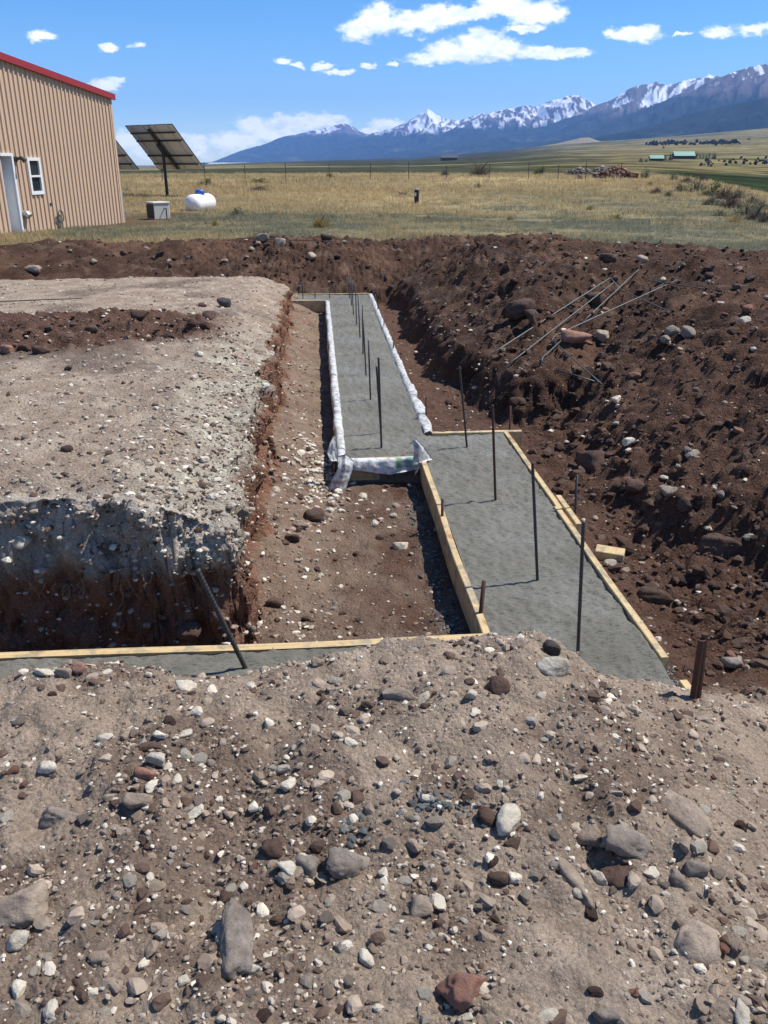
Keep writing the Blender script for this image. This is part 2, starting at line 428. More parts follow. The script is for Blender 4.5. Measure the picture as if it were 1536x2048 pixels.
def excavation(A, B, X, Y, G):
    w1 = 0.08 * pn(A * 2.3, B * 2.3, 1.0) + 0.045 * pn(A * 6, B * 6, 2.0) + 0.02 * pn(A * 19, B * 19, 2.5)
    w2 = 0.05 * pn(A * 2.1, B * 2.1, 5.0) + 0.03 * pn(A * 6.5, B * 6.5, 6.0) + 0.014 * pn(A * 18, B * 18, 6.5)
    wl = 0.25 * pn(A * 0.5, B * 0.5, 8.0)
    Fl = -1.95 + 0.03 * pn(A * 1.4, B * 1.4, 4.0)
    Pz = G + 0.02 * pn(A * 1.2, B * 1.2, 11.0)
    # plateau with a soft slumped rim
    db = -(B + w1) - 0.40; da = (A + w2) - 3.24; dc = 11.7 - (A + w2 * 2)
    inner = np.minimum(np.minimum(db, da * 1.0), dc)
    fw = 0.09 + 0.04 * sm(da, 0.05, 0.5) * sm(db, 0.6, 0.2); face = sm(inner / fw, -1.0, 0.15)
    rim = np.where(db < 1.2, sm(db, 0.42, -0.02), 0) * 0.12 + sm(da, 0.22, 0.0) * 0.05
    plateau = Fl + (Pz - rim - Fl) * face
    # scree at the foot of the right face
    scree = Fl + 0.17 * sm(B, 0.05, -0.42) * sm(A, 3.3, 4.2) * (1 + 0.5 * pn(A * 1.5, 0, 3))
    # red dirt left on the plateau
    rp = ((A - 7.05 - 0.10 * (B + 2.5)) / 0.92) ** 2 + (np.maximum(B + 1.70, 0) / 1.05) ** 2
    patch = sm(rp + 0.5 * pn(A * 1.3, B * 1.3, 14.0), 1.25, 0.55)
    plateau = plateau + face * patch * (0.06 + 0.04 * pn(A * 2.5, B * 2.5, 15.0))
    z = np.maximum(Fl, np.maximum(plateau, scree))
    # far spoil
    zc = -1.27 - 0.05 * sm(B, -2, -7) + 0.10 * pn(A * 0.25, B * 0.55, 21.0) + 0.05 * pn(A * 1.1, B * 1.5, 22.0)
    up = sm(A + w2 + wl * 0.6, 12.78, 15.0); dn = sm(A + wl, 15.4, 17.0)
    far = Fl + (zc - Fl) * (0.35 * sm(A + w2, 12.72, 12.95) + 0.65 * up); dn = sm(A + wl + 0.5 * np.maximum(B - 3, 0), 15.4, 17.0); far = far * (1 - dn) + G * dn
    # heap on the right
    bl = 1.02 + 0.35 * sm(A, 8.5, 6.6) + 0.25 * pn(A * 0.9, 0, 31.0)
    zh = -1.00 - 0.16 * sm(A, 9.0, 6.4) - 0.24 * sm(A, 11, 15) - 0.22 * sm(B, 3.0, 6.5) * sm(A, 8.5, 12.5) + 0.11 * pn(A * 0.6, B * 0.6, 33.0) + 0.06 * pn(A * 1.7, B * 1.7, 34.0)
    side = 0.35 * sm(B - bl + w1, 0.0, 0.28) + 0.65 * sm(B - bl + w1, 0.05, 1.45)
    an = 6.45 + 0.15 * sm(B, 1.4, 2.2) + 0.5 * sm(B, 2.2, 3.0) - 0.9 * sm(B, 3.0, 4.2)
    near = 0.45 * sm(A - an + w2, 0.0, 0.22) + 0.55 * sm(A - an + w2, 0.1, 2.2)
    backa = sm(A + wl + 0.5 * np.maximum(B - 3, 0), 15.6, 17.2)
    heap = Fl + (zh - Fl) * np.minimum(side, near); heap = heap * (1 - backa) + G * backa
    # bank on the near right
    bb = 1.75 + 0.55 * sm(A, 4.3, 2.8) + 0.2 * pn(A * 0.8, 1.0, 41.0)
    bank = Fl + (-1.08 + 0.08 * pn(A * 0.7, B * 0.7, 42.0) - Fl) * (0.25 * sm(B - bb + w1, -0.1, 0.5) + 0.75 * sm(B - bb + w1, 0.0, 1.9)) * sm(A, 1.2, 3.2)
    bank = bank - 0.40 * sm(A, 7.0, 11.5) * np.clip((bank - Fl) / 0.8, 0, 1)
    right = np.maximum(heap, bank); right = right * (1 - backa) + G * backa
    bfar = sm(B, 7.0, 9.5); right = right * (1 - bfar) + G * bfar
    z = np.maximum(z, np.maximum(far, right))
    # trench of the far transverse footing goes on to the left, the plateau's far side faces it (already cut by dc)
    # foreground mound
    mc = -1.437 - 0.035 * sm(B, 0.2, -0.8) - 0.06 * sm(B, -0.8, -1.7) - 0.155 * sm(B, 0.66, 1.12) - 0.26 * sm(B, 1.02, 1.8)
    rut = 0.035 * np.exp(-((B + 0.30 - 0.22 * (A - 1.4)) / 0.09) ** 2) + 0.03 * np.exp(-((B - 0.62 + 0.1 * (A - 1.4)) / 0.07) ** 2)
    mc = mc - rut * sm(A, 2.2, 1.7) + 0.045 * pn(A * 1.7, B * 1.7, 51.0) + 0.02 * pn(A * 4.5, B * 4.5, 52.0)
    mc = mc - 0.05 * sm(A, 1.9, 1.0)
    ac = 2.27 + 0.06 * pn(B * 2.0, 0.0, 53.0) + 0.09 * sm(B, -0.2, 0.5) * sm(B, 1.0, 0.6)
    dn = sm(A - ac + 0.5 * w2, 0.0, 0.62)
    mound = mc * (1 - dn) + (Fl - 0.05) * dn
    mw = sm(A, 3.15, 2.85)
    z = np.where(A < 3.05, np.maximum(np.where(B < 1.32, Fl, z * sm(B, 1.25, 1.6) + Fl * (1 - sm(B, 1.25, 1.6))), mound), z)
    zones = dict(face=face, patch=patch * face, mound=sm(A, 2.95, 2.75) * (1 - sm(dn, 0.85, 1.0)), far=np.clip(far - Fl, 0, 1) * sm(A, 12.5, 12.8), heap=right, Fl=Fl, da=da, db=db, dc=dc, bfar=bfar, dn=sm(A + wl, 15.6, 17.0), backa=backa)
    # soil relief
    nat = np.maximum(np.maximum(sm(A + wl, 16.4, 17.3), sm(A + wl + 0.5 * np.maximum(B - 3, 0), 16.4, 17.2)), bfar)
    rough = 1 - nat
    heapw = sm(B, 1.35, 1.8) * sm(A, 2.6, 3.2) + sm(A, 12.7, 13.2) + zones['patch']; heapw = np.clip(heapw, 0, 1)
    mnd = zones['mound']; zr = (0.012 + 0.055 * heapw + 0.012 * mnd) * fbm(A * 2.8, B * 2.8, 61.0, 3) + (0.012 + 0.026 * heapw + 0.006 * mnd) * fbm(A * 11, B * 11, 62.0, 3, 0.6)
    zr += (0.0035 + 0.004 * heapw) * fbm(A * 40, B * 40, 63.0, 2, 0.6) * sm(A, 9, 4)
    lump = np.clip(pn(A * 14, B * 14, 64.0), 0, 1) ** 1.4 * 0.045 * (0.22 + heapw + 0.3 * mnd)
    z = z + (zr + lump) * rough
    return z, zones, nat, heapw


Z0, ZN, NAT, HEAPW = excavation(A, B, X0, Y0, G0)
edge = np.minimum(np.minimum(A - AL[0], AL[-1] - A), np.minimum(B - BL[0], BL[-1] - B))
ew = sm(edge, 0.0, 0.8); Z0 = Z0 * ew + (G0 - 0.03) * (1 - ew)
# steep faces: lumpy relief along the normal, the lower red soil cut back under the gravel
dza = np.gradient(Z0, AL, axis=0); dzb = np.gradient(Z0, BL, axis=1)
nz = 1 / np.sqrt(1 + dza ** 2 + dzb ** 2); steep = sm(nz, 0.75, 0.35)
dd = 0.060 * fbm(A * 6, B * 6, Z0 * 6, 4, 0.6) + 0.028 * fbm(A * 20, B * 20, Z0 * 20, 3, 0.65)
nearface = sm(np.abs(ZN['da']), 0.35, 0.15) * (ZN['db'] > -0.1)
under = 0.05 * nearface * steep * sm(Z0, -1.50, -1.64) + 0.05 * steep * sm(Z0, -1.45, -1.62) * (1 - nearface) * (B < 0)
A1 = A + (-dza * nz) * dd * steep + under * nearface
B1 = B + (-dzb * nz) * dd * steep - under * (1 - nearface)
X1, Y1 = ab2xy(A1, B1)

# soil colours: what the earth itself is
def mixc(c, d, w): return c * (1 - w[..., None]) + np.array(d) * w[..., None]
TAN = (0.31, 0.236, 0.174); PALE = (0.42, 0.34, 0.258); REDB = (0.105, 0.058, 0.040); DARKB = (0.064, 0.034, 0.022); GREYG = (0.44, 0.385, 0.32); DUST = (0.20, 0.145, 0.108)
C = np.empty(A.shape + (3,)); C[:] = REDB
nA = fbm(A * 0.9, B * 0.9, 71.0, 4); nB = fbm(A * 3.5, B * 3.5, 72.0, 4); nC = fbm(A * 9, B * 9, 73.0, 3)
C = mixc(C, (0.235, 0.17, 0.12), np.clip(sm(B, 0.45, -0.15) * sm(A, 3.0, 3.6) * (0.9 + nB * 0.6), 0, 1))
C = mixc(C, DUST, np.clip(0.25 + nB * 0.8, 0, 0.6) * (B < 0.7) * (A < 6))
pl = ZN['face'] * sm(Z0, -1.62, -1.52)
C = mixc(C, TAN, pl); C = mixc(C, PALE, pl * np.clip(0.25 + nB * 0.9, 0, 0.8)); C = mixc(C, (0.155, 0.115, 0.09), pl * sm(nA, 0.15, 0.6) * 0.8)
rimw = sm(ZN['db'], 0.55, 0.12) * sm(ZN['db'], -0.15, 0.02) * sm(A, 8.5, 6.0) * pl
C = mixc(C, (0.42, 0.385, 0.30), np.clip(rimw * (0.6 + nB), 0, 0.9))
C = mixc(C, GREYG, pl * nearface * sm(ZN['da'], 0.10, 0.0) * 0.95)
C = mixc(C, (0.20, 0.105, 0.070), nearface * steep * sm(Z0, -1.50, -1.60))
C = mixc(C, (0.215, 0.108, 0.066), sm(nz, 0.9, 0.6) * sm(Z0, -1.33, -1.46) * (B < 0.1) * (A > 3.3) * (A < 12) * (1 - nearface))
C = mixc(C, REDB, np.clip(ZN['patch'] * 1.3 + nB * 0.3 * ZN['patch'], 0, 1))
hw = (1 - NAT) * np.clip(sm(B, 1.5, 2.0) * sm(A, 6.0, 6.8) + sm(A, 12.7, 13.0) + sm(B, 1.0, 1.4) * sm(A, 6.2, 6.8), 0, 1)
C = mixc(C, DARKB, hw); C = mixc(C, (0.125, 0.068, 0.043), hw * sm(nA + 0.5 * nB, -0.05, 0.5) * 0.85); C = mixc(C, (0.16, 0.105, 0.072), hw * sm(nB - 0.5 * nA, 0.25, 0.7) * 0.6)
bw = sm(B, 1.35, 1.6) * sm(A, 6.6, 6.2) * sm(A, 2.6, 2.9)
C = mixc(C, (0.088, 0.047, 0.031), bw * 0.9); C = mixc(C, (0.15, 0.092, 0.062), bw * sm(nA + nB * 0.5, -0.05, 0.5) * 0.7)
mw = ZN['mound']; C = mixc(C, (0.335, 0.258, 0.192), mw); C = mixc(C, (0.17, 0.117, 0.085), mw * sm(nA + 0.6 * nB, 0.05, 0.55) * 0.8); C = mixc(C, (0.45, 0.36, 0.278), mw * sm(-nA + 0.4 * nB, 0.1, 0.7) * 0.8)
gcol = np.array((0.20, 0.18, 0.11)); C = mixc(C, gcol, NAT)
C *= (1 + 0.22 * nC)[..., None]
ni, nj = A.shape
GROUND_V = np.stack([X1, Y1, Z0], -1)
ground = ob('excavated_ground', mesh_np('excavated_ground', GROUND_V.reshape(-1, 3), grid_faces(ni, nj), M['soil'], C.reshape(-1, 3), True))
tag(ground, 'bare excavated earth with trench floor, gravel bench and spoil banks', kind='structure')


def zat(x, y):
    """height of the excavation sheet"""
    a, b = xy2ab(np.asarray(x, float), np.asarray(y, float))
    i = np.clip(np.searchsorted(AL, a) - 1, 0, ni - 2); j = np.clip(np.searchsorted(BL, b) - 1, 0, nj - 2)
    fa = np.clip((a - AL[i]) / (AL[i + 1] - AL[i]), 0, 1); fb = np.clip((b - BL[j]) / (BL[j + 1] - BL[j]), 0, 1)
    z = (Z0[i, j] * (1 - fa) + Z0[i + 1, j] * fa) * (1 - fb) + (Z0[i, j + 1] * (1 - fa) + Z0[i + 1, j + 1] * fa) * fb
    ins = (a > AL[0]) & (a < AL[-1]) & (b > BL[0]) & (b < BL[-1])
    return np.where(ins, z, Gland(x, y))


def hit(x, y):
    """point of the ground seen at a pixel"""
    d = ray(x, y); t = np.concatenate([np.arange(0.8, 20, 0.012), np.geomspace(20, 3000, 1500)])
    P = d[None] * t[:, None]; below = P[:, 2] < zat(P[:, 0], P[:, 1])
    k = int(np.argmax(below)); return P[max(k, 0)]


# ------------------------------------------------------------------ far land, one sheet to the horizon
def far_land():
    azs = np.concatenate([np.linspace(-math.pi, -0.75, 40)[:-1], np.linspace(-0.75, 0.75, 420), np.linspace(0.75, math.pi, 40)[1:]])
    rs = np.concatenate([[0.0, 4, 8, 12], np.geomspace(14, 140, 110), np.geomspace(144, 9000, 120), [12000, 17000, 22000]])
    R, Zc = np.meshgrid(rs, azs, indexing='ij'); X, Y = R * np.sin(Zc), R * np.cos(Zc); z = Gland(X, Y)
    a, b = xy2ab(X, Y)
    inside = np.minimum(np.minimum(a - AL[0], AL[-1] - a), np.minimum(b - BL[0], BL[-1] - b))
    z = z - 1.6 * sm(inside, 0.1, 0.7)
    z = np.where(R > 9500, Gland(9000 * np.sin(Zc), 9000 * np.cos(Zc)) - 60 * np.log(R / 9000 + 1e-9), z)
    lr = np.log(R + 1)
    c = np.empty(R.shape + (3,)); c[:] = (0.36, 0.28, 0.15)
    n1 = fbm(X * 0.06, Y * 0.06, 1.0, 4); n2 = fbm(X * 0.3, Y * 0.3, 2.0, 3)
    c = mixc(c, (0.33, 0.22, 0.10), sm(n1, -0.1, 0.4) * 0.7)
    near = sm(R, 46, 24) * np.clip(0.75 + n1 * 0.8, 0, 1); c = mixc(c, (0.19, 0.18, 0.115), near)
    near2 = sm(Y, 66, 30) * sm(X, 1, 8); c = mixc(c, (0.23, 0.21, 0.135), np.clip(near2 * (0.8 + n2), 0, 0.9))
    # bare trodden earth by the shed
    bare = sm(np.hypot((X + 8.2) / 1.6, (Y - 32) / 5.5), 1.2, 0.5); c = mixc(c, (0.20, 0.135, 0.085), bare * 0.8)
    # fields beyond the fence, in long strips; central darks include painted cloud shadow
    s1 = fbm(Zc * 5, lr * 5.0, 3.0, 4); s2 = fbm(Zc * 14, lr * 9.0, 4.0, 3)
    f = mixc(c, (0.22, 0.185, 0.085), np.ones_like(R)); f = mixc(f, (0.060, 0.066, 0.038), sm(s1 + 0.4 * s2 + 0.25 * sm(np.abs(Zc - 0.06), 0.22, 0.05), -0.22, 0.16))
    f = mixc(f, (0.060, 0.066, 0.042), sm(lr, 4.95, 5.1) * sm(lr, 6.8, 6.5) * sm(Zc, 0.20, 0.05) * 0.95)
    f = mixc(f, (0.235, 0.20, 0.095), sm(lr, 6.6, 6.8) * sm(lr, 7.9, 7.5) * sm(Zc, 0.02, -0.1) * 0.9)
    f = mixc(f, (0.055, 0.058, 0.038), sm(lr, 6.9, 7.1) * sm(Zc, -0.20, -0.04) * sm(Zc, 0.20, 0.12) * 0.95)  # dark sage of the mid plain, with cloud shadow painted into the colour
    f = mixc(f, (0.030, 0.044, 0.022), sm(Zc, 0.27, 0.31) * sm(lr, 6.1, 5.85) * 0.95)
    f = mixc(f, (0.20, 0.165, 0.08), sm(Zc, 0.16, 0.26) * sm(lr, 6.1, 6.4) * sm(lr, 8.2, 7.6) * np.clip(0.45 + 1.6 * s2, 0, 1))
    f = mixc(f, (0.20, 0.175, 0.09), sm(Zc, 0.12, 0.22) * sm(lr, 7.3, 7.5) * sm(s1, -0.1, 0.2) * 0.8)
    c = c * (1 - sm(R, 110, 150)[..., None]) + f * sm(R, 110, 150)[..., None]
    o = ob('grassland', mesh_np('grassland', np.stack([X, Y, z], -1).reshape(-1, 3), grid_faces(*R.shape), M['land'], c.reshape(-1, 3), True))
    tag(o, 'open grassland rising towards the mountains', kind='structure')


far_land()


# ------------------------------------------------------------------ mountains
def ridge(name, label, pts, R, L, seed, snow=None, forest=1.0, rock=(0.125, 0.105, 0.105), wood=(0.022, 0.032, 0.026), toe=-40, jag=1.0, p=1.25, nsp=1.0):
    px = np.array([q[0] for q in pts], float); py = np.array([q[1] for q in pts], float)
    xs = np.linspace(px[0], px[-1], int((px[-1] - px[0]) / 2.4) + 2); ys = np.interp(xs, px, py)
    az = np.array([azel(x, y)[0] for x, y in zip(xs, ys)]); sl_ = np.array([slope_of(x, y) for x, y in zip(xs, ys)])
    t = np.concatenate([[-0.30, -0.15, -0.06, -0.02], np.linspace(0, 1, 56) ** 1.15])
    Tm, Az = np.meshgrid(t, az, indexing='ij'); crest = sl_ * R
    s = Az * R / 1000.0 * nsp; k = Tm * L / 1000.0
    warp = 0.35 * fbm(s * 0.8, k * 0.8, seed + 0.5, 3)
    sp = 1 - np.abs(fbm(s * 1.25 + warp + 0.55 * k * math.sin(seed), k * 0.42, seed, 4, 0.55)) * 1.7
    sp2 = 1 - np.abs(fbm(s * 4.2 + warp * 2, k * 1.2, seed + 3, 3, 0.55)) * 1.7
    body = np.clip(Tm, 0, 1); amp = np.clip(np.sin(np.pi * np.clip(body, 0, 1) ** 0.6), 0, 1) + 0.05
    ht = crest[None] - toe; cj = 0.022 * jag * fbm(s * 6, 0.0, seed + 9, 4, 0.6) * np.exp(-((Tm / 0.10) ** 2))
    h = np.where(Tm >= 0, (1 - body) ** p, 1 + Tm * 1.2)
    gul = sp * 0.7 + sp2 * 0.3
    z = toe + ht * (h + amp * 0.17 * (gul - 0.55) + cj)
    rad = R - Tm * L
    X, Y = rad * np.sin(Az), rad * np.cos(Az)
    hr = (z - toe) / np.max(ht)
    c = np.empty(X.shape + (3,)); c[:] = wood
    treeline = 0.62 + 0.10 * fbm(s * 1.5, k * 1.5, seed + 5, 3)
    c = mixc(c, tuple(v * 1.7 for v in wood), sm(fbm(s * 3, k * 3, seed + 6, 3), 0.05, 0.5) * 0.6)
    c = mixc(c, (0.10, 0.095, 0.06), sm(fbm(s * 2.2, k * 4, seed + 8, 3), 0.34, 0.55) * sm(hr, 0.55, 0.25) * 0.7)
    c = mixc(c, rock, sm(hr - treeline * forest, -0.03, 0.06))
    if snow:
        lo, hi, amt = snow
        g = fbm(s * 9.0 + warp * 2.5 + 1.8 * k * math.cos(seed * 2), k * 1.3, seed + 4, 4, 0.65)
        sn = sm(g * 1.25 + (0.6 - gul) * 0.8 + (hr - lo) / (hi - lo) * 0.45 - amt, 0.0, 0.14) * sm(hr, lo - 0.06, lo + 0.06)
        c = mixc(c, (0.80, 0.82, 0.86), sn)
    o = ob(name, mesh_np(name, np.stack([X, Y, z], -1).reshape(-1, 3), grid_faces(*X.shape), M['mountain'], c.reshape(-1, 3), True))
    tag(o, label, kind='structure')


ridge('mountain_range', 'farthest blue mountain with a thin snow streak, low on the left',
      [(330, 345), (400, 333), (440, 318), (480, 302), (530, 288), (560, 275), (600, 267), (640, 258), (690, 246), (705, 253), (722, 264), (745, 270), (800, 268), (900, 275), (1000, 290)], 21000, 5000, 1.3, (0.70, 1.1, 0.46), 1.05)
ridge('mountain_range', 'pointed snowy peak in the middle of the range',
      [(640, 300), (700, 282), (740, 268), (775, 259), (812, 246), (835, 231), (856, 217), (872, 229), (890, 237), (920, 242), (945, 232), (965, 226), (1000, 240), (1060, 260), (1150, 280)], 19000, 5000, 2.9, (0.50, 0.9, 0.10), 0.82, p=1.05)
ridge('mountain_range', 'snow striped ridge right of the pointed peak',
      [(820, 296), (880, 270), (925, 246), (960, 231), (1000, 221), (1040, 213), (1070, 213), (1100, 203), (1130, 194), (1152, 190), (1172, 198), (1190, 208), (1240, 230), (1320, 262)], 17000, 4600, 4.1, (0.50, 0.95, 0.18), 0.85, p=1.1)
ridge('mountain_range', 'broad brown summit with one long snow gully',
      [(560, 332), (700, 318), (830, 300), (930, 280), (1010, 266), (1090, 252), (1140, 234), (1190, 212), (1240, 190), (1275, 170), (1310, 165), (1335, 171), (1360, 163), (1400, 153), (1436, 152), (1500, 180), (1640, 230)], 14500, 5200, 5.7, (0.60, 1.0, 0.34), 0.88, p=1.15)
ridge('mountain_range', 'nearest high mountain at the right edge with a snow patch',
      [(900, 312), (1000, 296), (1100, 276), (1200, 250), (1280, 222), (1340, 197), (1400, 172), (1450, 150), (1490, 136), (1536, 128), (1600, 122), (1700, 128), (1850, 120), (2000, 150)], 12000, 4800, 7.2, (0.78, 1.1, 0.42), 1.05, p=1.2)
ridge('mountain_range', 'dark forested foothill in front of the right mountains',
      [(1060, 300), (1120, 286), (1180, 276), (1260, 262), (1330, 244), (1390, 226), (1450, 212), (1536, 196), (1650, 180), (1900, 185)], 8500, 2600, 8.8, None, 2.0, wood=(0.016, 0.024, 0.020), jag=0.6, p=1.0)


# ------------------------------------------------------------------ haze
def haze():
    m = bpy.data.materials.new('haze'); m.use_nodes = True; T = NT(m.node_tree); T.n.clear()
    v = T.new('ShaderNodeVolumePrincipled'); v.inputs['Color'].default_value = (0.24, 0.48, 1.0, 1); v.inputs['Density'].default_value = 4.2e-5
    v.inputs['Anisotropy'].default_value = 0.0
    o = T.new('ShaderNodeOutputMaterial'); T.l.new(v.outputs[0], o.inputs['Volume'])
    b = MB().box((-22900, -22900, -420), (22900, 22900, 1430)).build('haze', m)
    tag(b, 'thin blue air between the site and the mountains', kind='stuff')


haze()
# ==================================================================  FOOTING
ZC = -1.80


def concrete():
    e = [-4.5, 0.14, 0.66, 0.735, 1.28]; ea = [2.30, 2.36, 2.97, 5.25, 5.78, 12.05, 12.65]
    al = np.unique(np.round(np.concatenate([np.arange(2.30, 6.0, 0.011), np.arange(6.0, 12.65, 0.035), ea]), 4))
    bl = np.unique(np.round(np.concatenate([np.arange(-4.5, -1.8, 0.06), np.arange(-1.8, 0.14, 0.02), np.arange(0.14, 1.28, 0.011), e]), 4))
    a, b = np.meshgrid(al, bl, indexing='ij'); am, bm_ = (a[:-1, :-1] + a[1:, 1:]) / 2, (b[:-1, :-1] + b[1:, 1:]) / 2
    ins = ((bm_ > .66) & (bm_ < 1.28) & (am < 5.78)) | ((bm_ < .67) & (am > 2.36) & (am < 2.97)) | ((bm_ > .14) & (bm_ < .735) & (am > 5.25)) | ((bm_ < .15) & (am > 12.05))
    x, y = ab2xy(a, b)
    z = ZC + 0.006 * fbm(a * 3, b * 3, 1.0, 3) + 0.008 * fbm(a * 11, b * 16, 2.0, 3, 0.65) + 0.005 * np.clip(pn(a * 30, b * 38, 3.0), -0.2, 1)
    V = np.stack([x, y, z], -1).reshape(-1, 3); nb = len(bl)
    i, j = np.nonzero(ins); q = i * nb + j
    Fc = np.stack([q, q + 1, q + nb + 1, q + nb], 1)[:, ::-1]
    # skirts
    pad = np.pad(ins, 1); sk = []
    for di, dj, (p, r) in ((-1, 0, (0, 1)), (1, 0, (nb, nb + 1)), (0, -1, (0, nb)), (0, 1, (1, nb + 1))):
        bd = ins & ~pad[1 + di:1 + di + ins.shape[0], 1 + dj:1 + dj + ins.shape[1]]
        ii, jj = np.nonzero(bd); qq = ii * nb + jj; sk.append(np.stack([qq + p, qq + r], 1))
    sk = np.concatenate(sk); n0 = len(V); low = V[sk.ravel()].copy(); low[:, 2] = ZC - 0.24
    V = np.concatenate([V, low]); k = np.arange(len(sk)) * 2 + n0
    Fs = np.stack([sk[:, 0], sk[:, 1], k + 1, k], 1); Fc = np.concatenate([Fc, Fs])
    used = np.unique(Fc); rem = np.zeros(len(V), int); rem[used] = np.arange(len(used))
    me = mesh_np('concrete_footing', V[used], rem[Fc], M['concrete'], None, True)
    o = ob('concrete_footing', me)
    tag(o, 'freshly poured wet grey concrete footing stepping along the trench', 'concrete footing')


concrete()


def P3(a, b, z): x, y = ab2xy(a, b); return Vector((x, y, z))


def board(label, a0, b0, a1, b1, w=0.033, h=0.14, top=ZC + 0.012, group='wooden form boards around the footing'):
    """a plank standing on edge whose inner edge runs from (a0,b0) to (a1,b1); w is measured to the left of that run"""
    p, q = P3(a0, b0, 0), P3(a1, b1, 0); L = (q - p).length; d = (q - p).normalized()
    n = max(3, int(L / 0.12)); V = []; Fc = []
    for i in range(n + 1):
        t = L * i / n; wob = 0.004 * math.sin(t * 2.1 + a0 * 3) + 0.003 * math.sin(t * 5 + b0)
        ch = 0.003
        for (u, zz) in ((ch, 0), (w - ch, 0), (w, -ch), (w, -h), (0, -h), (0, -ch)):
            V.append((-u + wob, t, zz + 0.003 * math.sin(t * 1.7 + b0 * 5)))
    for i in range(n):
        for k in range(6):
            a, b = i * 6 + k, i * 6 + (k + 1) % 6; Fc.append((a, b, b + 6, a + 6))
    Fc += [tuple(range(6)), tuple(range(n * 6 + 5, n * 6 - 1, -1))]
    o = MB().add(V, Fc).build('form_board', M['wood'], None, False, 0, (p.x, p.y, top), (0, 0, math.atan2(-d.x, d.y)))
    return tag(o, label, 'form board', group)


board('yellow form board along the left side of the nearer footing', 3.012, 0.66, 5.21, 0.66)
board('long yellow form board across the trench behind the foreground mound', 2.97, 0.662, 2.97, -4.0, w=-0.038)
board('form board along the right of the nearer footing, far half', 4.33, 1.318, 5.776, 1.318)
board('form board along the right of the nearer footing, near half', 2.78, 1.314, 4.36, 1.322 - 0.008)
board('short scab board lapping the joint of the right form boards', 4.10, 1.362, 4.52, 1.362)
board('dirty board stub by the rusty post, beside the mound', 2.15, 1.335, 2.62, 1.325)
board('form board across the jog of the footing, behind the nearer pour', 5.818, 1.42, 5.818, 0.776, w=0.038)
board('form board closing the step of the farther footing, under white bags', 5.25, 0.66, 5.25, 0.142, w=-0.038)
board('form board on the left of the farther footing, near length', 5.212, 0.14, 8.70, 0.14)
board('form board on the left of the farther footing, far length', 8.71, 0.14, 12.008, 0.14)
board('form board on the right of the farther footing, near length', 5.82, 0.775, 9.2, 0.775)
board('form board on the right of the farther footing, far length', 9.21, 0.775, 12.69, 0.775)
board('brown form board facing the trench at its far end', 12.05, 0.10, 12.05, -4.4, w=-0.038, h=0.15)
board('form board at the very back of the far footing', 12.688, 0.736, 12.688, -4.4, w=-0.038)


def wood_block():
    p = hit(1218, 1116)
    m = MB().box((-0.075, -0.042, 0), (0.075, 0.042, 0.055))
    o = m.build('wood_block', M['wood'], None, False, 0.003, (p[0], p[1], p[2] - 0.004), (0.05, 0.03, math.radians(-20)))
    tag(o, 'short yellow lumber offcut lying right of the form', 'wood block')


wood_block()


def bar_mesh(name, pts, r, mat, ribs=True, seg=8):
    """reinforcing bar: round bar with raised ribs"""
    P = [Vector(p) for p in pts]; out = []; rad = []
    for i in range(len(P) - 1):
        L = (P[i + 1] - P[i]).length; n = max(1, int(L / 0.004)) if ribs else max(1, int(L / 0.2))
        for k in range(n):
            out.append(P[i].lerp(P[i + 1], k / n)); rad.append(r * (1.13 if ribs and (k % 4) in (0, 1) else 1.0))
    out.append(P[-1]); rad.append(r)
    return MB().tube(out, rad, seg).mesh(name, mat, True)


def dowel(label, base, top, r=0.0064, z=ZC, mat='rebar', lean=0.0, name='rebar_dowel', group='vertical rebar dowels set in the footing', deep=0.12, ribs=None, cat='rebar'):
    p = Vector(at_z(base[0], base[1], z)); q = Vector(at_Y(top[0], top[1], p.y + lean)); d = (q - p).normalized()
    if ribs is None: ribs = p.y < 6.5
    pts = [Vector((0, 0, 0)) - d * deep, q - p]
    o = ob(name, bar_mesh(name, pts, r, M[mat], ribs, 8 if p.y < 7 else 6), None, tuple(p))
    return tag(o, label, cat, group)


dl = [((1155, 1322), (1167, 1043), 'rebar dowel nearest the foreground mound, ribbed and dark'),
      ((1075, 1160), (1065, 925), 'tall rebar dowel in the middle of the nearer footing, second from the mound'),
      ((991, 1000), (985, 810), 'brown rebar dowel in the nearer footing, third from the mound'),
      ((934, 895), (919, 733), 'thin rebar dowel at the far end of the nearer footing'),
      ((763, 895), (757, 715), 'rebar dowel nearest the white bags on the farther footing'),
      ((762, 866), (753, 733), 'rebar dowel close behind the first one on the farther footing'),
      ((741, 800), (737, 680), 'third rebar dowel along the farther footing'),
      ((732, 749), (726, 636), 'fourth rebar dowel along the farther footing'),
      ((726, 708), (725, 611), 'fifth rebar dowel along the farther footing'),
      ((720, 676), (716, 590), 'sixth rebar dowel along the farther footing'),
      ((713, 650), (711, 569), 'seventh rebar dowel along the farther footing'),
      ((707, 630), (703, 556), 'eighth rebar dowel along the farther footing'),
      ((703, 611), (700, 552), 'ninth rebar dowel along the farther footing'),
      ((699, 596), (695, 541), 'last rebar dowel at the far end of the farther footing'),
      ((606, 597), (603, 543), 'lone rebar dowel in the cross footing at the far left end')]
for i, (b_, t_, lab) in enumerate(dl):
    dowel(lab, b_, t_, 0.0066 if i != 2 else 0.0068, mat='rust' if i == 2 else 'rebar')
o = dowel('thick ribbed rebar leaning left out of the cross footing', (491, 1336), (395, 1140), 0.0092, lean=-0.05, name='rebar_dowel')
FL = -1.95
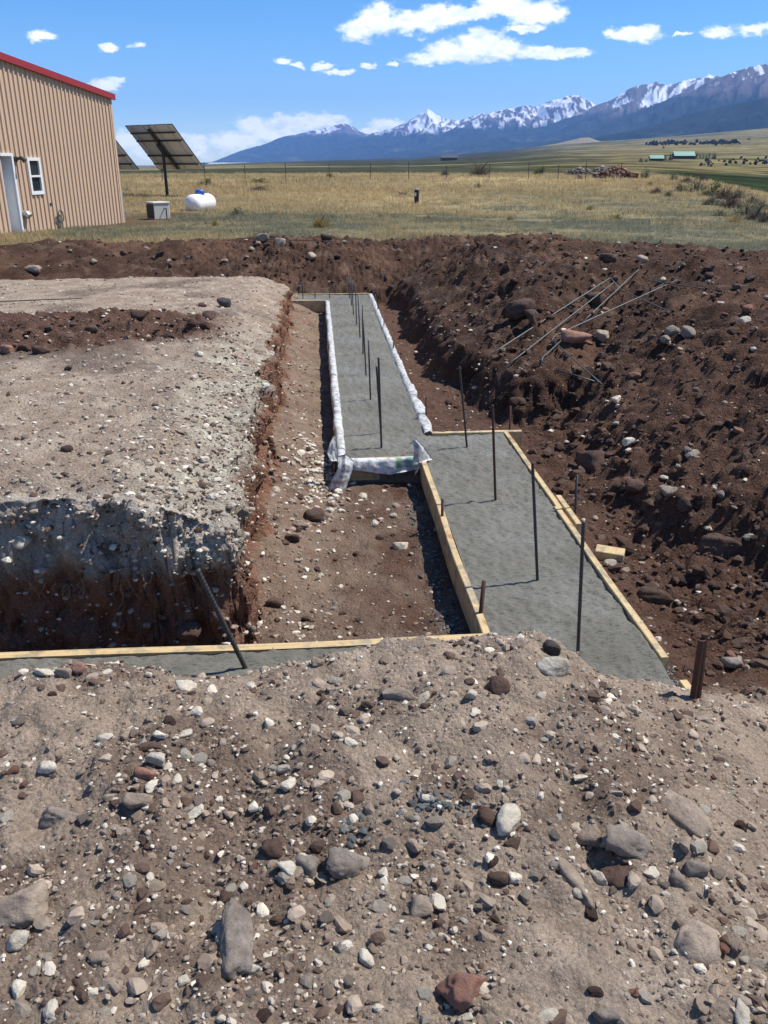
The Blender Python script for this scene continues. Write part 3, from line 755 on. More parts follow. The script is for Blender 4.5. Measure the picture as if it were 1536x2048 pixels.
st = [((955, 1290), (968, 1162), 0.0095, 'rust', 'stout rusty stake at the near corner of the left form board'),
      ((884, 1085), (885, 998), 0.008, 'rust', 'rusty stake halfway along the left form board'),
      ((846, 962), (843, 893), 0.0085, 'rust', 'rusty stake at the bag corner where the two footings meet'),
      ((672, 950), (669, 860), 0.008, 'rust', 'rusty stake at the left bag corner of the farther footing'),
      ((660, 740), (654, 692), 0.007, 'rust', 'thin stake half way along the left of the farther footing'),
      ((1148, 1068), (1154, 950), 0.0075, 'rebar', 'dark stake behind the scab board on the right'),
      ((1018, 900), (1021, 812), 0.007, 'rust', 'rusty stake at the jog board corner'),
      ((851, 872), (853, 793), 0.0075, 'rust', 'rusty stake in the shade right of the farther footing'),
      ((786, 730), (787, 684), 0.007, 'rebar', 'small dark stake right of the farther footing, middle'),
      ((768, 680), (768, 640), 0.007, 'rebar', 'small dark stake right of the farther footing, third from its far end'),
      ((757, 645), (754, 568), 0.007, 'rebar', 'tall dark stake right of the farther footing, second from its far end'),
      ((750, 612), (750, 588), 0.007, 'rebar', 'short stake right of the farther footing nearest its far corner'),
      ((630, 618), (630, 583), 0.008, 'rust', 'stake holding the brown board at the far end'),
      ((661, 618), (659, 586), 0.008, 'rust', 'stake at the inside corner of the far footing')]
for b_, t_, r, mt, lab in st:
    dowel(lab, b_, t_, r, FL, mt, 0.0, 'form_stake', 'steel stakes holding the form boards', 0.05, False, 'stake')


def rusty_post():
    p = Vector(hit(1386, 1398)); q = Vector(at_Y(1405, 1270, p.y)); d = q - p
    t = thing('steel_post', 'rusty paired steel post beside the mound at lower right', 'post', tuple(p))
    MB().tube([-d * 0.3, d * 0.93], 0.0125, 8).build('bar', M['rust'], t)
    MB().tube([Vector((0.021, 0.01, -0.05)), d + Vector((0.012, 0.01, 0))], 0.0115, 8).build('bar', M['rust'], t)


rusty_post()


def loose(label, pix, r=0.0056, lift=0.022, mat='rebar_green', mids=10):
    """loose bar lying on the dirt, through the seen pixels; stiff, so it bridges hollows"""
    K = [Vector(hit(x, y)) for x, y in pix]
    for n_ in range(6):                                   # lift ends and bends until the bar clears most of the bumps
        for i in range(len(K) - 1):
            pen = sorted(float(zat(*(q := K[i].lerp(K[i + 1], k / 20))[:2])) - q.z for k in range(21))
            up = min(max(pen[16], 0.0), 0.06); K[i].z += up * 0.5; K[i + 1].z += up * 0.5
    pts = [(p.x, p.y, p.z + lift) for p in K]
    o = ob('loose_rebar', bar_mesh('loose_rebar', pts, r, M[mat], False, 6))
    tag(o, label, 'rebar', 'loose rebar lying about the site')


loose('straight loose bar, topmost of the crossed pile on the heap', [(1277, 543), (1162, 652)])
loose('loose bar with a hooked upper end reaching left down the heap', [(1352, 635), (1240, 586), (1218, 583), (980, 737)])
loose('straight loose bar in the crossed pile reaching lowest down the heap', [(1225, 588), (1012, 757)])
loose('bent loose bar folded to a sharp V on the heap', [(1354, 564), (1112, 676), (1103, 686), (1204, 774)], lift=0.02)
loose('short loose bar lying level right of the crossed pile', [(1296, 567), (1408, 584)])
loose('short hooked bar below the crossed pile', [(1123, 686), (1085, 724), (1083, 731)])
loose('short loose bar at the foot of the heap by the hollow', [(1112, 744), (1198, 771)])
loose('long thin bar lying on top of the heap near the grass', [(968, 502), (1158, 546)])
loose('dark bar lying on the gravel bench at the left edge', [(-60, 611), (165, 602)], mat='rebar')
loose('thin bar lying along the far spoil bank', [(475, 484), (668, 490)], mat='rebar', lift=0.04)


# ------------------------------------------------------------------ white woven bags used as liner over the forms
def bag_strip(label, a0, a1, b, side, seed, drop=0.06, wide=0.02):
    n = max(6, int((a1 - a0) / 0.022)); V = []; prof = [(-0.014, -0.009), (-0.004, 0.002), (0.006, 0.006), (0.020, 0.007), (0.036, 0.004), (0.042, -0.012), (0.044, -drop)]
    rs = np.random.default_rng(seed); cols = []; m = len(prof)
    for i in range(n + 1):
        a = a0 + (a1 - a0) * i / n; t = i / n; fl = 0.45 + 0.55 * math.sin(math.pi * min(1, max(0, t))) ** 0.5
        w = 1 + wide / 0.05 * (0.5 + 0.5 * math.sin(t * 5 + seed)) * fl
        for layer in (0, 1):
            for k, (u, zz) in enumerate(prof if layer == 0 else prof[::-1]):
                kk = k if layer == 0 else m - 1 - k
                u2 = u * (w if u > 0 else 1); nz_ = float(pn(a * 5, kk * 0.5 + seed, seed)) * 0.009 + abs(float(pn(a * 12, kk * 0.9, seed + 3))) * 0.011
                off = -0.0015 * layer * 2
                q = P3(a, b + side * (u2 + nz_ * 0.6 + off * 0.4), ZC + 0.010 + zz * (0.8 + 0.4 * fl) + nz_ + off)
                V.append(tuple(q)); wv = rs.uniform(0.9, 1.0); cols.append((0.62 * wv, 0.61 * wv, 0.58 * wv))
    S_ = 2 * m; Fc = []
    for i in range(n):
        for k in range(S_): a_, b_ = i * S_ + k, i * S_ + (k + 1) % S_; Fc.append((a_, b_, b_ + S_, a_ + S_))
    me = mesh_np('plastic_bag', np.array(V), np.array(Fc), M['bag'], np.array(cols), True)
    o = ob('plastic_bag', me); return tag(o, label, 'plastic bag', 'white bags lining the farther form')


def cloth(name, rows, seed, nu=10, nv=10, fold=0.012, color=None):
    """a piece of cloth spanned by rows of control points (top to bottom), two-sided with 3 mm thickness"""
    R_ = [[Vector(p) for p in r] for r in rows]; V = []; cols = []
    def samp(r, u):
        f = u * (len(r) - 1); i = min(int(f), len(r) - 2); return r[i].lerp(r[i + 1], f - i)
    for i in range(nv + 1):
        v = i / nv; f = v * (len(R_) - 1); k = min(int(f), len(R_) - 2)
        for j in range(nu + 1):
            u = j / nu; p = samp(R_[k], u).lerp(samp(R_[k + 1], u), f - k)
            o = fold * float(pn(u * 5 + seed, v * 1.6, seed)) + fold * 0.5 * float(pn(u * 11, v * 5, seed + 2))
            V.append((p.x + o * 0.3, p.y - o, p.z + o * 0.5)); cols.append(color(u, v) if color else (0.62, 0.62, 0.60))
    n = len(V); V2 = [(x, y + 0.003, z - 0.001) for x, y, z in V]
    f = grid_faces(nv + 1, nu + 1); Fc = np.concatenate([f, f[:, ::-1] + n])
    bd = [i for i in range(nu + 1)] + [(i + 1) * (nu + 1) + nu for i in range(nv)] + [nv * (nu + 1) + nu - 1 - i for i in range(nu)] + [(nv - 1 - i) * (nu + 1) for i in range(nv - 1)]
    sk = np.array([(bd[i], bd[i] + n, bd[(i + 1) % len(bd)] + n, bd[(i + 1) % len(bd)]) for i in range(len(bd))])
    return mesh_np(name, np.array(V + V2), np.concatenate([Fc, sk]), M['bag'], np.array(cols + cols), True)


def bags():
    names = ['nearest', 'second', 'third', 'fourth', 'farthest']
    cuts = [5.30, 6.35, 7.6, 9.0, 10.5, 12.0]
    for i in range(5): bag_strip(f'white bag over the left form of the farther footing, {names[i]} of five', cuts[i], cuts[i + 1] + 0.02, 0.14, -1, 10 + i, 0.055 + 0.02 * (i == 0), 0.012)
    cuts = [5.80, 6.28, 6.85, 7.65, 9.6, 12.62]
    for i in range(5): bag_strip(f'white bag over the right form of the farther footing, {names[i]} of five', cuts[i], cuts[i + 1] - 0.015, 0.735, 1, 30 + i, 0.05, (0.035, 0.045, 0.03, 0.012, 0.006)[i])
    # bag along the step
    def prn(u, v):
        w = 0.66
        if 0.62 < u < 0.70 and 0.25 < v < 0.8: return (0.16, 0.34, 0.17)
        if 0.74 < u < 0.86 and 0.25 < v < 0.8: return (0.18, 0.30, 0.25)
        if 0.56 < u < 0.575 or 0.715 < u < 0.725: return (0.30, 0.31, 0.32)
        return (w, w, w * 0.98)
    z0 = ZC
    def row(a, b0, b1, z, zm=None): return [P3(a, b0, z), P3(a - 0.012, (b0 + b1) / 2, zm if zm is not None else z), P3(a, b1, z)]
    rows = [row(5.275, 0.13, 0.655, z0 + 0.004), row(5.245, 0.12, 0.66, z0 + 0.026), row(5.212, 0.12, 0.665, z0 + 0.022), row(5.195, 0.13, 0.66, z0 - 0.018, z0 - 0.03), row(5.196, 0.20, 0.65, z0 - 0.040, z0 - 0.075)]
    o = ob('plastic_bag', cloth('plastic_bag', rows, 3, 26, 12, 0.016, prn)); tag(o, 'white bag with green print draped over the step of the footing', 'plastic bag', 'white bags lining the farther form')
    def txt(u, v):
        if 0.30 < u < 0.85 and (0.30 < v < 0.36 or 0.42 < v < 0.48 or 0.53 < v < 0.57): return (0.22, 0.22, 0.24)
        if 0.1 < u < 0.9 and 0.66 < v < 0.69: return (0.42, 0.16, 0.14)
        return (0.62, 0.62, 0.61)
    Y = 5.17
    def w3(x, y, dy=0.0): return at_Y(x, y, Y + dy)
    rows = [[w3(676, 912, 0.03), w3(692, 908, 0.04), w3(708, 922, 0.03)], [w3(676, 935), w3(690, 932, -0.02), w3(706, 938)], [w3(663, 962, -0.02), w3(682, 964, -0.05), w3(698, 960, -0.03)], [w3(656, 989, -0.05), w3(672, 994, -0.08), w3(688, 986, -0.05)]]
    o = ob('plastic_bag', cloth('plastic_bag', rows, 5, 14, 16, 0.012, txt)); tag(o, 'twisted end of a printed white bag hanging at the left corner', 'plastic bag', 'white bags lining the farther form')
    rows = [[w3(667, 872, 0.03), w3(671, 870, 0.05)], [w3(659, 888, 0.0), w3(673, 890, 0.05)], [w3(654, 905, 0.0), w3(676, 908, 0.05)], [w3(662, 922, 0.0), w3(680, 922, 0.05)]]
    o = ob('plastic_bag', cloth('plastic_bag', rows, 6, 8, 12, 0.01)); tag(o, 'white bag flap sticking out left behind the corner stake', 'plastic bag', 'white bags lining the farther form')
    Y = 5.21
    rows = [[w3(819, 886), w3(828, 879), w3(838, 882)], [w3(827, 891), w3(836, 888, -0.01), w3(845, 889, 0.02)], [w3(828, 905), w3(840, 903, -0.03), w3(856, 903, 0.03)], [w3(826, 924), w3(842, 925, -0.03), w3(867, 919, 0.05)]]
    o = ob('plastic_bag', cloth('plastic_bag', rows, 7, 12, 14, 0.014)); tag(o, 'white bag end standing up beside the right corner stake', 'plastic bag', 'white bags lining the farther form')
    Y = 5.85
    rows = [[w3(872, 866), w3(880, 862), w3(893, 860)], [w3(866, 870), w3(880, 869), w3(889, 866)]]
    o = ob('plastic_bag', cloth('plastic_bag', rows, 8, 8, 5, 0.008)); tag(o, 'torn white bag scrap on the jog board', 'plastic bag', 'white bags lining the farther form')


bags()

# ==================================================================  STONES
_ico = {}


def ico(sub):
    if sub not in _ico:
        bm = bmesh.new(); bmesh.ops.create_icosphere(bm, subdivisions=sub, radius=1.0)
        bm.verts.ensure_lookup_table()
        _ico[sub] = (np.array([v.co[:] for v in bm.verts]), np.array([[v.index for v in f.verts] for f in bm.faces])); bm.free()
    return _ico[sub]


def rock_verts(seed, sub, ang=14.0, dims=(1, 1, 1), rough=0.05):
    d, f = ico(sub); r_ = np.random.default_rng(seed)
    n = r_.integers(13, 22) if ang < 9 else r_.integers(7, 12); N = r_.normal(size=(n, 3)); N /= np.linalg.norm(N, axis=1)[:, None]
    h = r_.uniform(0.66, 1.0, n) if ang < 9 else r_.uniform(0.5, 0.92, n)
    N = np.concatenate([N, np.eye(3), -np.eye(3)]); h = np.concatenate([h, r_.uniform(0.85, 1.05, 6)])
    ang = ang if ang < 8 else ang * 2.6
    q = np.clip(d @ N.T, 0, None) / h
    r = (q ** ang).sum(1) ** (-1 / ang)
    r = r * (1 + rough * fbm(d[:, 0] * 2.2 + seed, d[:, 1] * 2.2, d[:, 2] * 2.2, 4, 0.6))
    V = d * r[:, None]; tp = r_.uniform(-0.32, 0.32, 3) if ang > 8 else r_.uniform(-0.15, 0.15, 3)
    V = V * np.stack([1 + tp[0] * V[:, 1], 1 + tp[1] * V[:, 0], 1 + tp[2] * V[:, 0]], 1); V[:, 0] += 0.25 * tp[1] * V[:, 1]; V -= (V.max(0) + V.min(0)) / 2; V /= np.abs(V).max(0)
    return V * np.array(dims) / 2, f


def rock_mesh(seed, sub, ang, dims, mat, rough=0.05):
    V, f = rock_verts(seed, sub, ang, dims, rough); return mesh_np('stone', V, f, M[mat], None, sub >= 3)


HEROES = [  # x, y (centre), width, height in picture pixels, kind, angularity, sink, label, rotation
    (925, 1978, 112, 100, 'red', 16, .25, 'reddish flat-faced rock at the bottom of the foreground, largest red one', 0),
    (472, 1858, 78, 168, 'grey', 12, .45, 'long grey-brown slab sunk lengthwise in the foreground dirt', 8),
    (42, 1808, 112, 100, 'tan', 20, .35, 'big blocky tan rock at the left edge of the foreground', 0),
    (690, 1730, 74, 70, 'grey', 6, .3, 'round grey-brown cobble in the middle of the foreground', 0),
    (1362, 1617, 80, 118, 'tan', 6, .45, 'smooth brown oblong boulder sunk in the mound, upper right foreground', 28),
    (1252, 1686, 92, 72, 'grey', 12, .3, 'grey-tan rock left of and below the smooth oblong boulder', -8),
    (1172, 1667, 56, 50, 'tan', 12, .3, 'smaller tan rock touching the grey-tan rock on its left', 0),
    (1015, 1640, 52, 70, 'white', 12, .25, 'upright white rock next to a dark brown stone on the mound', 0),
    (972, 1636, 36, 42, 'brown', 7, .25, 'dark brown stone leaning against the upright white rock', 0),
    (1385, 1875, 112, 100, 'tan', 7, .62, 'flat tan boulder mostly buried at lower right', 20),
    (1245, 1745, 88, 64, 'brown', 8, .65, 'buried brown rock under the grey-tan rock', 0),
    (1150, 1735, 66, 110, 'tan', 10, .68, 'dust-covered slab sunk in the mound below the tan rocks', 10),
    (276, 1608, 60, 44, 'tan', 16, .3, 'angular tan rock left of the centre of the foreground', 0),
    (120, 1628, 84, 46, 'grey', 12, .4, 'mottled grey rock half buried near the left edge', 0),
    (388, 1625, 44, 28, 'white', 16, .2, 'long white chip pointing up right, left foreground', 40),
    (95, 1538, 44, 32, 'white', 14, .25, 'cream stone alone near the left edge below the footing', 0),
    (372, 1376, 44, 36, 'white', 18, .25, 'pale angular stone behind the mound crest, left of centre', 0),
    (1103, 1338, 64, 50, 'white', 16, .22, 'large white rock on the crest of the mound by the wet concrete', -30),
    (998, 1372, 44, 54, 'brown', 7, .2, 'dark red-brown stone on the crest left of the white rock', 0),
    (941, 1388, 28, 27, 'white', 9, .25, 'small round white stone near the dark crest stone', 0),
    (1038, 1288, 38, 25, 'tan', 12, .25, 'tan stone on the skyline of the mound beside the concrete', 0),
    (1103, 1298, 36, 32, 'dark', 16, .2, 'dark grey stone on the skyline of the mound', 0),
    (800, 1390, 72, 42, 'tan', 12, .35, 'flat tan rock on the mound above centre', -14),
    (846, 1397, 28, 28, 'white', 12, .25, 'pale stone touching the flat tan rock on its right', 0),
    (572, 1736, 46, 34, 'white', 18, .2, 'bright white flake left of the round cobble', -24),
    (545, 1700, 44, 44, 'brown', 16, .25, 'brown angular stone above the bright white flake', 0),
    (614, 1722, 50, 50, 'grey', 12, .45, 'dull stone between white flake and round cobble', 0),
    (577, 1570, 30, 38, 'white', 16, .25, 'white pointed stone above the centre-left foreground', 0),
    (1198, 1755, 32, 42, 'white', 16, .25, 'white stone below the grey-tan rock', 20),
    (996, 1757, 44, 34, 'brown', 6, .25, 'rounded brown stone with a white one at its right', 0),
    (1030, 1766, 30, 28, 'white', 14, .2, 'white stone beside the rounded brown stone', 0),
    (842, 1812, 50, 54, 'tan', 16, .35, 'tan angular stone right of the foreground centre', 0),
    (38, 1885, 44, 46, 'white', 10, .25, 'white lumpy stone under the big blocky rock', 0),
    (200, 1912, 54, 40, 'tan', 14, .35, 'tan stone in the lower left foreground', 0),
    (733, 1922, 28, 42, 'white', 12, .2, 'white stone standing right of the sunk slab', 14),
    (506, 1939, 34, 25, 'white', 14, .2, 'white stone at the lower tip of the sunk slab', -15),
    (367, 1968, 32, 28, 'white', 12, .25, 'cream stone near the bottom, left of the sunk slab', 0),
    (42, 1985, 32, 40, 'white', 12, .25, 'cream stone in the bottom left corner', 0),
    (88, 1348, 38, 25, 'white', 14, .25, 'pale stone on the mound edge in front of the cross footing', 0),
    (128, 1345, 38, 32, 'tan', 14, .25, 'tan stone on the mound edge next to a red one', 0),
    (160, 1341, 28, 30, 'red', 14, .2, 'red stone on the mound edge at the cross footing', 0),
    (294, 1496, 64, 26, 'brown', 6, .25, 'dark brown elongated stone, left of centre', 10),
    (312, 1520, 42, 32, 'white', 14, .2, 'white stone just under the dark elongated stone', 0),
    (294, 1546, 46, 30, 'red', 14, .25, 'red-brown stone under two white stones', 0),
    (321, 1473, 32, 20, 'white', 16, .2, 'white flake above the dark elongated stone', 0),
    (369, 1472, 34, 20, 'white', 16, .2, 'white flake right of another, above the dark stone', 18),
    (1096, 2036, 60, 32, 'white', 14, .3, 'pale stone cut by the bottom edge, right of the red rock', 0),
    (930, 2036, 36, 26, 'white', 14, .2, 'white stone directly below the red rock', 0),
    (1210, 2030, 56, 38, 'grey', 14, .3, 'grey stone at the bottom edge right of centre', 0),
    (1484, 2018, 30, 66, 'white', 16, .3, 'long white stone in the bottom right corner', -28),
    (1354, 1752, 32, 58, 'grey', 16, .3, 'upright grey stone below the smooth oblong boulder', 8),
    (1390, 1735, 44, 44, 'grey', 12, .25, 'grey stone right of the upright grey stone', 0),
    (1160, 1788, 34, 30, 'white', 12, .25, 'pale stone in the gravel, right foreground', 0),
    (1480, 1290, 66, 26, 'brown', 8, .3, 'brown stone at the right edge of the trench floor', 16),
    (1465, 1330, 48, 28, 'grey', 10, .3, 'grey stone near the rusty paired post', 0),
    (628, 1034, 44, 34, 'brown', 18, .08, 'square red-brown block lying on the trench floor', 8),
    (605, 1052, 26, 22, 'tan', 12, .2, 'tan stone leaning by the square red-brown block', 0),
    (584, 1078, 32, 22, 'brown', 14, .25, 'brown stone below the square block on the scree edge', 0),
    (550, 1206, 36, 22, 'brown', 12, .3, 'brown stone alone on the pale trench side', -20),
    (378, 1264, 50, 40, 'brown', 12, .2, 'brown rock at the foot of the gravel bench corner', 0),
    (800, 1092, 34, 22, 'white', 14, .3, 'flat pale stone on the trench floor by the form', 0),
    (1268, 975, 42, 30, 'brown', 7, .25, 'brown cobble on the right trench floor', 0),
    (1335, 985, 38, 22, 'grey', 12, .25, 'flat grey stone right of the brown cobble', 0),
    (1372, 1010, 36, 30, 'brown', 8, .3, 'brown cobble farther right on the slope', 0),
    (1310, 1190, 72, 34, 'brown', 6, .45, 'long brown boulder sunk in the right trench floor', -18),
    (1190, 912, 52, 60, 'brown', 12, .45, 'large brown rock at the foot of the right slope', 20),
    (1260, 885, 34, 20, 'white', 16, .2, 'white stone on the right slope above the cobbles', 20),
    (1232, 800, 18, 20, 'white', 14, .2, 'white stone at the rim of the dark hollow', 0),
    (1440, 1090, 70, 50, 'brown', 10, .5, 'large brown rock buried in the right bank', 25),
    (1040, 622, 62, 36, 'brown', 7, .25, 'big dark cobble left on the spoil heap', 10),
    (1066, 638, 36, 28, 'brown', 12, .25, 'dark stone touching the big cobble on the heap', 0),
    (1150, 678, 60, 26, 'red', 8, .3, 'reddish flat rock under the crossed rebar', 4),
    (1205, 674, 26, 26, 'tan', 12, .25, 'tan stone right of the reddish flat rock', 0),
    (1345, 664, 34, 22, 'grey', 6, .25, 'rounded stone in the row on the heap, left one', 0),
    (1376, 669, 28, 24, 'grey', 6, .25, 'rounded stone in the row on the heap, right one', 0),
    (1330, 682, 20, 18, 'tan', 6, .25, 'small tan cobble in the row on the heap', 0),
    (1190, 600, 46, 26, 'brown', 8, .4, 'brown rock beneath the upper rebar ends', 0),
    (1217, 518, 40, 17, 'brown', 7, .3, 'dark cobble on top of the heap near the grass', 0),
    (1285, 521, 24, 14, 'tan', 7, .25, 'tan cobble on top of the heap, right of the dark one', 0),
    (448, 610, 30, 22, 'dark', 12, .25, 'dark grey stone at the tip of the red dirt patch', 0),
    (418, 632, 26, 24, 'brown', 9, .25, 'brown stone on the tip of the red dirt patch', 0),
    (405, 612, 18, 10, 'brown', 8, .25, 'small brown stone behind the tip of the red dirt patch', 0),
    (278, 636, 34, 18, 'brown', 7, .3, 'brown cobble in the red dirt patch', 0),
    (185, 660, 28, 18, 'brown', 8, .3, 'brown cobble at the front of the red dirt patch', 0),
    (83, 702, 38, 20, 'brown', 6, .3, 'round brown cobble at the front left of the red patch', 0),
    (48, 700, 30, 18, 'brown', 7, .3, 'brown cobble left of the round one', 0),
    (14, 700, 28, 18, 'red', 7, .3, 'reddish cobble at the left picture edge', 0),
    (137, 738, 15, 12, 'dark', 10, .2, 'small dark clod alone on the pale bench', 0),
    (135, 900, 24, 16, 'brown', 6, .2, 'brown stone alone on the near part of the bench', 0),
    (399, 709, 16, 12, 'white', 12, .2, 'white stone on the bench near its rim', 0),
    (388, 757, 14, 12, 'white', 12, .2, 'smaller white stone on the bench near its rim', 0),
    (408, 921, 20, 15, 'white', 12, .2, 'white stone at the near rim of the bench', 0),
    (40, 1088, 44, 26, 'white', 14, .4, 'white rock set in the gravel face of the bench', 0),
    (623, 514, 20, 20, 'tan', 7, .25, 'pale round boulder on the far spoil bank', 0),
    (65, 541, 36, 14, 'tan', 10, .3, 'flat stone at the left foot of the far spoil bank', 0),
    (525, 478, 26, 14, 'tan', 9, .3, 'tan rock on the crest of the far spoil bank', 0),
    (560, 486, 24, 14, 'tan', 9, .3, 'second tan rock on the crest of the far spoil bank', 0),
    (655, 476, 28, 12, 'brown', 9, .3, 'dark rock on the crest of the far spoil bank', 0)]


def stone(px_, py_, w, h, kind, ang, sink, label, rot, seed):
    p = hit(px_, py_ + h * 0.18); d = float(p[1] * CT - p[2] * ST); m = d / F_PX
    pitch = math.atan2(-p[2], math.hypot(p[0], p[1])); s, c = math.sin(pitch), math.cos(pitch)
    W = w * m; Hm = h * m; r = math.radians(rot)
    Zd = min(Hm / (1.15 * s + c * (1 - sink)), W * 0.85); Yd = max((Hm - Zd * c * (1 - sink)) / max(s, 0.12), Zd * 0.6); Yd = min(Yd, max(W, Hm) * 1.6)
    sub = 4 if w > 60 else 3
    me = rock_mesh(seed, sub, ang, (W, Yd, Zd), kind, 0.11)
    zc = float(zat(p[0], p[1])) + Zd * (0.5 - sink)
    o = ob('stone', me, None, (p[0], p[1], zc), (random.uniform(-.1, .1), random.uniform(-.1, .1), r))
    tag(o, label, 'stone'); return p[0], p[1], max(W, Yd)


random.seed(4)
for i, (x, y, w, h, kind, ang, sink, lab, rot) in enumerate(HEROES):
    stone(x, y, w, h, kind, ang, sink, lab, rot, 100 + i)

# smaller stones: each an object, alike ones share mesh data and a group
VAR = {k: [rock_mesh(900 + 20 * n + i, 2, (14, 8, 18)[i % 3], (1, rv, rh), k, 0.06) for i, (rv, rh) in enumerate([(0.8, 0.6), (0.7, 0.55), (0.95, 0.7), (0.6, 0.5), (0.85, 0.45)])]
       for n, k in enumerate(('white', 'tan', 'grey', 'brown', 'red'))}
WORD = dict(white='pale', tan='tan', grey='grey', brown='brown', red='reddish')


def scatter_stones(n, poly, kinds, where, wpx, seed):
    r_ = np.random.default_rng(seed); k = 0; tries = 0
    xs = [q[0] for q in poly]; ys = [q[1] for q in poly]
    def inside(x, y):
        c = False
        for i in range(len(poly)):
            (x1, y1), (x2, y2) = poly[i], poly[i - 1]
            if (y1 > y) != (y2 > y) and x < (x2 - x1) * (y - y1) / (y2 - y1) + x1: c = not c
        return c
    names, pr = zip(*kinds)
    while k < n and tries < n * 20:
        tries += 1; x, y = r_.uniform(min(xs), max(xs)), r_.uniform(min(ys), max(ys))
        if not inside(x, y): continue
        p = hit(x, y); d = float(p[1] * CT - p[2] * ST); kind = str(r_.choice(names, p=pr))
        w = min(wpx[0] * (r_.random() ** -0.55), wpx[1]) * d / F_PX
        me = VAR[kind][r_.integers(5)]; s = w
        o = ob('stone', me, None, (p[0], p[1], float(zat(p[0], p[1])) + 0.03 * s), (r_.uniform(-.4, .4), r_.uniform(-.4, .4), r_.uniform(0, 6.28))); o.scale = (s, s, s)
        tag(o, f'small {WORD[kind]} stone {where}', 'stone', f'{WORD[kind]} stones {where}'); k += 1


scatter_stones(120, [(0, 1400), (1000, 1330), (1530, 1500), (1530, 2040), (0, 2040)], [('white', .40), ('tan', .30), ('grey', .12), ('brown', .14), ('red', .04)], 'among the loose dirt of the foreground mound', (13, 34), 1)
scatter_stones(34, [(500, 900), (650, 880), (660, 960), (840, 980), (930, 1240), (500, 1270), (480, 1100)], [('white', .40), ('tan', .30), ('brown', .30)], 'on the trench floor left of the footings', (10, 22), 2)
scatter_stones(48, [(1010, 880), (1300, 780), (1530, 700), (1530, 1400), (1330, 1290)], [('white', .22), ('grey', .18), ('brown', .50), ('red', .10)], 'on the dark slope right of the footing', (11, 28), 3)
scatter_stones(44, [(900, 560), (1200, 500), (1530, 540), (1530, 660), (1250, 720), (1000, 740)], [('white', .2), ('grey', .2), ('brown', .5), ('red', .1)], 'on the dark spoil heap', (9, 24), 4)
scatter_stones(26, [(0, 500), (450, 480), (800, 470), (1000, 490), (700, 530), (0, 535)], [('tan', .4), ('brown', .6)], 'in the far spoil bank', (8, 17), 5)
scatter_stones(26, [(0, 760), (380, 720), (430, 980), (0, 990)], [('white', .5), ('tan', .35), ('brown', .15)], 'on the pale gravel bench', (8, 16), 6)


def grit(name, label, zone, count, palette, probs, rmin, rmax, seed, alpha=1.9, pxmin=0.8, sub=1):
    """countless crumbs and pebbles pressed into the earth: one mesh"""
    r_ = np.random.default_rng(seed)
    Vg = GROUND_V; dist = np.linalg.norm(Vg, axis=-1)
    ca = np.zeros_like(Z0); da_, db_ = np.gradient(AL), np.gradient(BL); ca = da_[:, None] * db_[None, :] / np.maximum(nz, 0.15)
    dep = Vg[..., 1] * CT - Vg[..., 2] * ST
    u = np.abs(Vg[..., 0] / np.maximum(dep, 0.1)); v = np.abs((Vg[..., 1] * ST + Vg[..., 2] * CT) / np.maximum(dep, 0.1))
    vis = (dep > 0.5) & (u < 0.56) & (v < 0.70)
    w = (zone * ca / dist ** 1.7 * vis).ravel(); w /= w.sum()
    idx = r_.choice(w.size, size=count, p=w)
    P = Vg.reshape(-1, 3)[idx] + r_.normal(size=(count, 3)) * np.array([0.006, 0.006, 0.0])
    dd_ = dist.ravel()[idx]
    rr = rmin * r_.random(count) ** (-1 / alpha); rr = np.clip(rr, rmin, rmax); rr = np.maximum(rr, pxmin * dd_ / F_PX)
    pal = np.array(palette); kind = r_.choice(len(pal), size=count, p=np.array(probs) / np.sum(probs))
    col = pal[kind] * r_.uniform(0.7, 1.25, (count, 1))
    d, f = ico(sub)
    Vs, Fs, Cs, off = [], [], [], 0
    protos = []
    for k in range(24):
        q, _ = rock_verts(5000 + k, sub, (14, 20, 11)[k % 3], (2, 1.5, 1.1), 0.09); protos.append(q)
    protos = np.array(protos)
    pi = r_.integers(24, size=count); an = r_.uniform(0, 6.283, count); ti = r_.uniform(-0.6, 0.6, count)
    Q = protos[pi] * rr[:, None, None]
    cz, sz, cx, sx = np.cos(an)[:, None], np.sin(an)[:, None], np.cos(ti)[:, None], np.sin(ti)[:, None]
    y1 = Q[..., 1] * cx - Q[..., 2] * sx; z1 = Q[..., 1] * sx + Q[..., 2] * cx
    Q = np.stack([Q[..., 0] * cz - y1 * sz, Q[..., 0] * sz + y1 * cz, z1], -1) + P[:, None, :]; Q[..., 2] += (rr * 0.03)[:, None]
    nv = len(d); Fall = (f[None] + (np.arange(count) * nv)[:, None, None]).reshape(-1, 3)
    o = ob(name, mesh_np(name, Q.reshape(-1, 3), Fall, M['grit'], np.repeat(col, nv, 0), False))
    tag(o, label, kind='stuff')


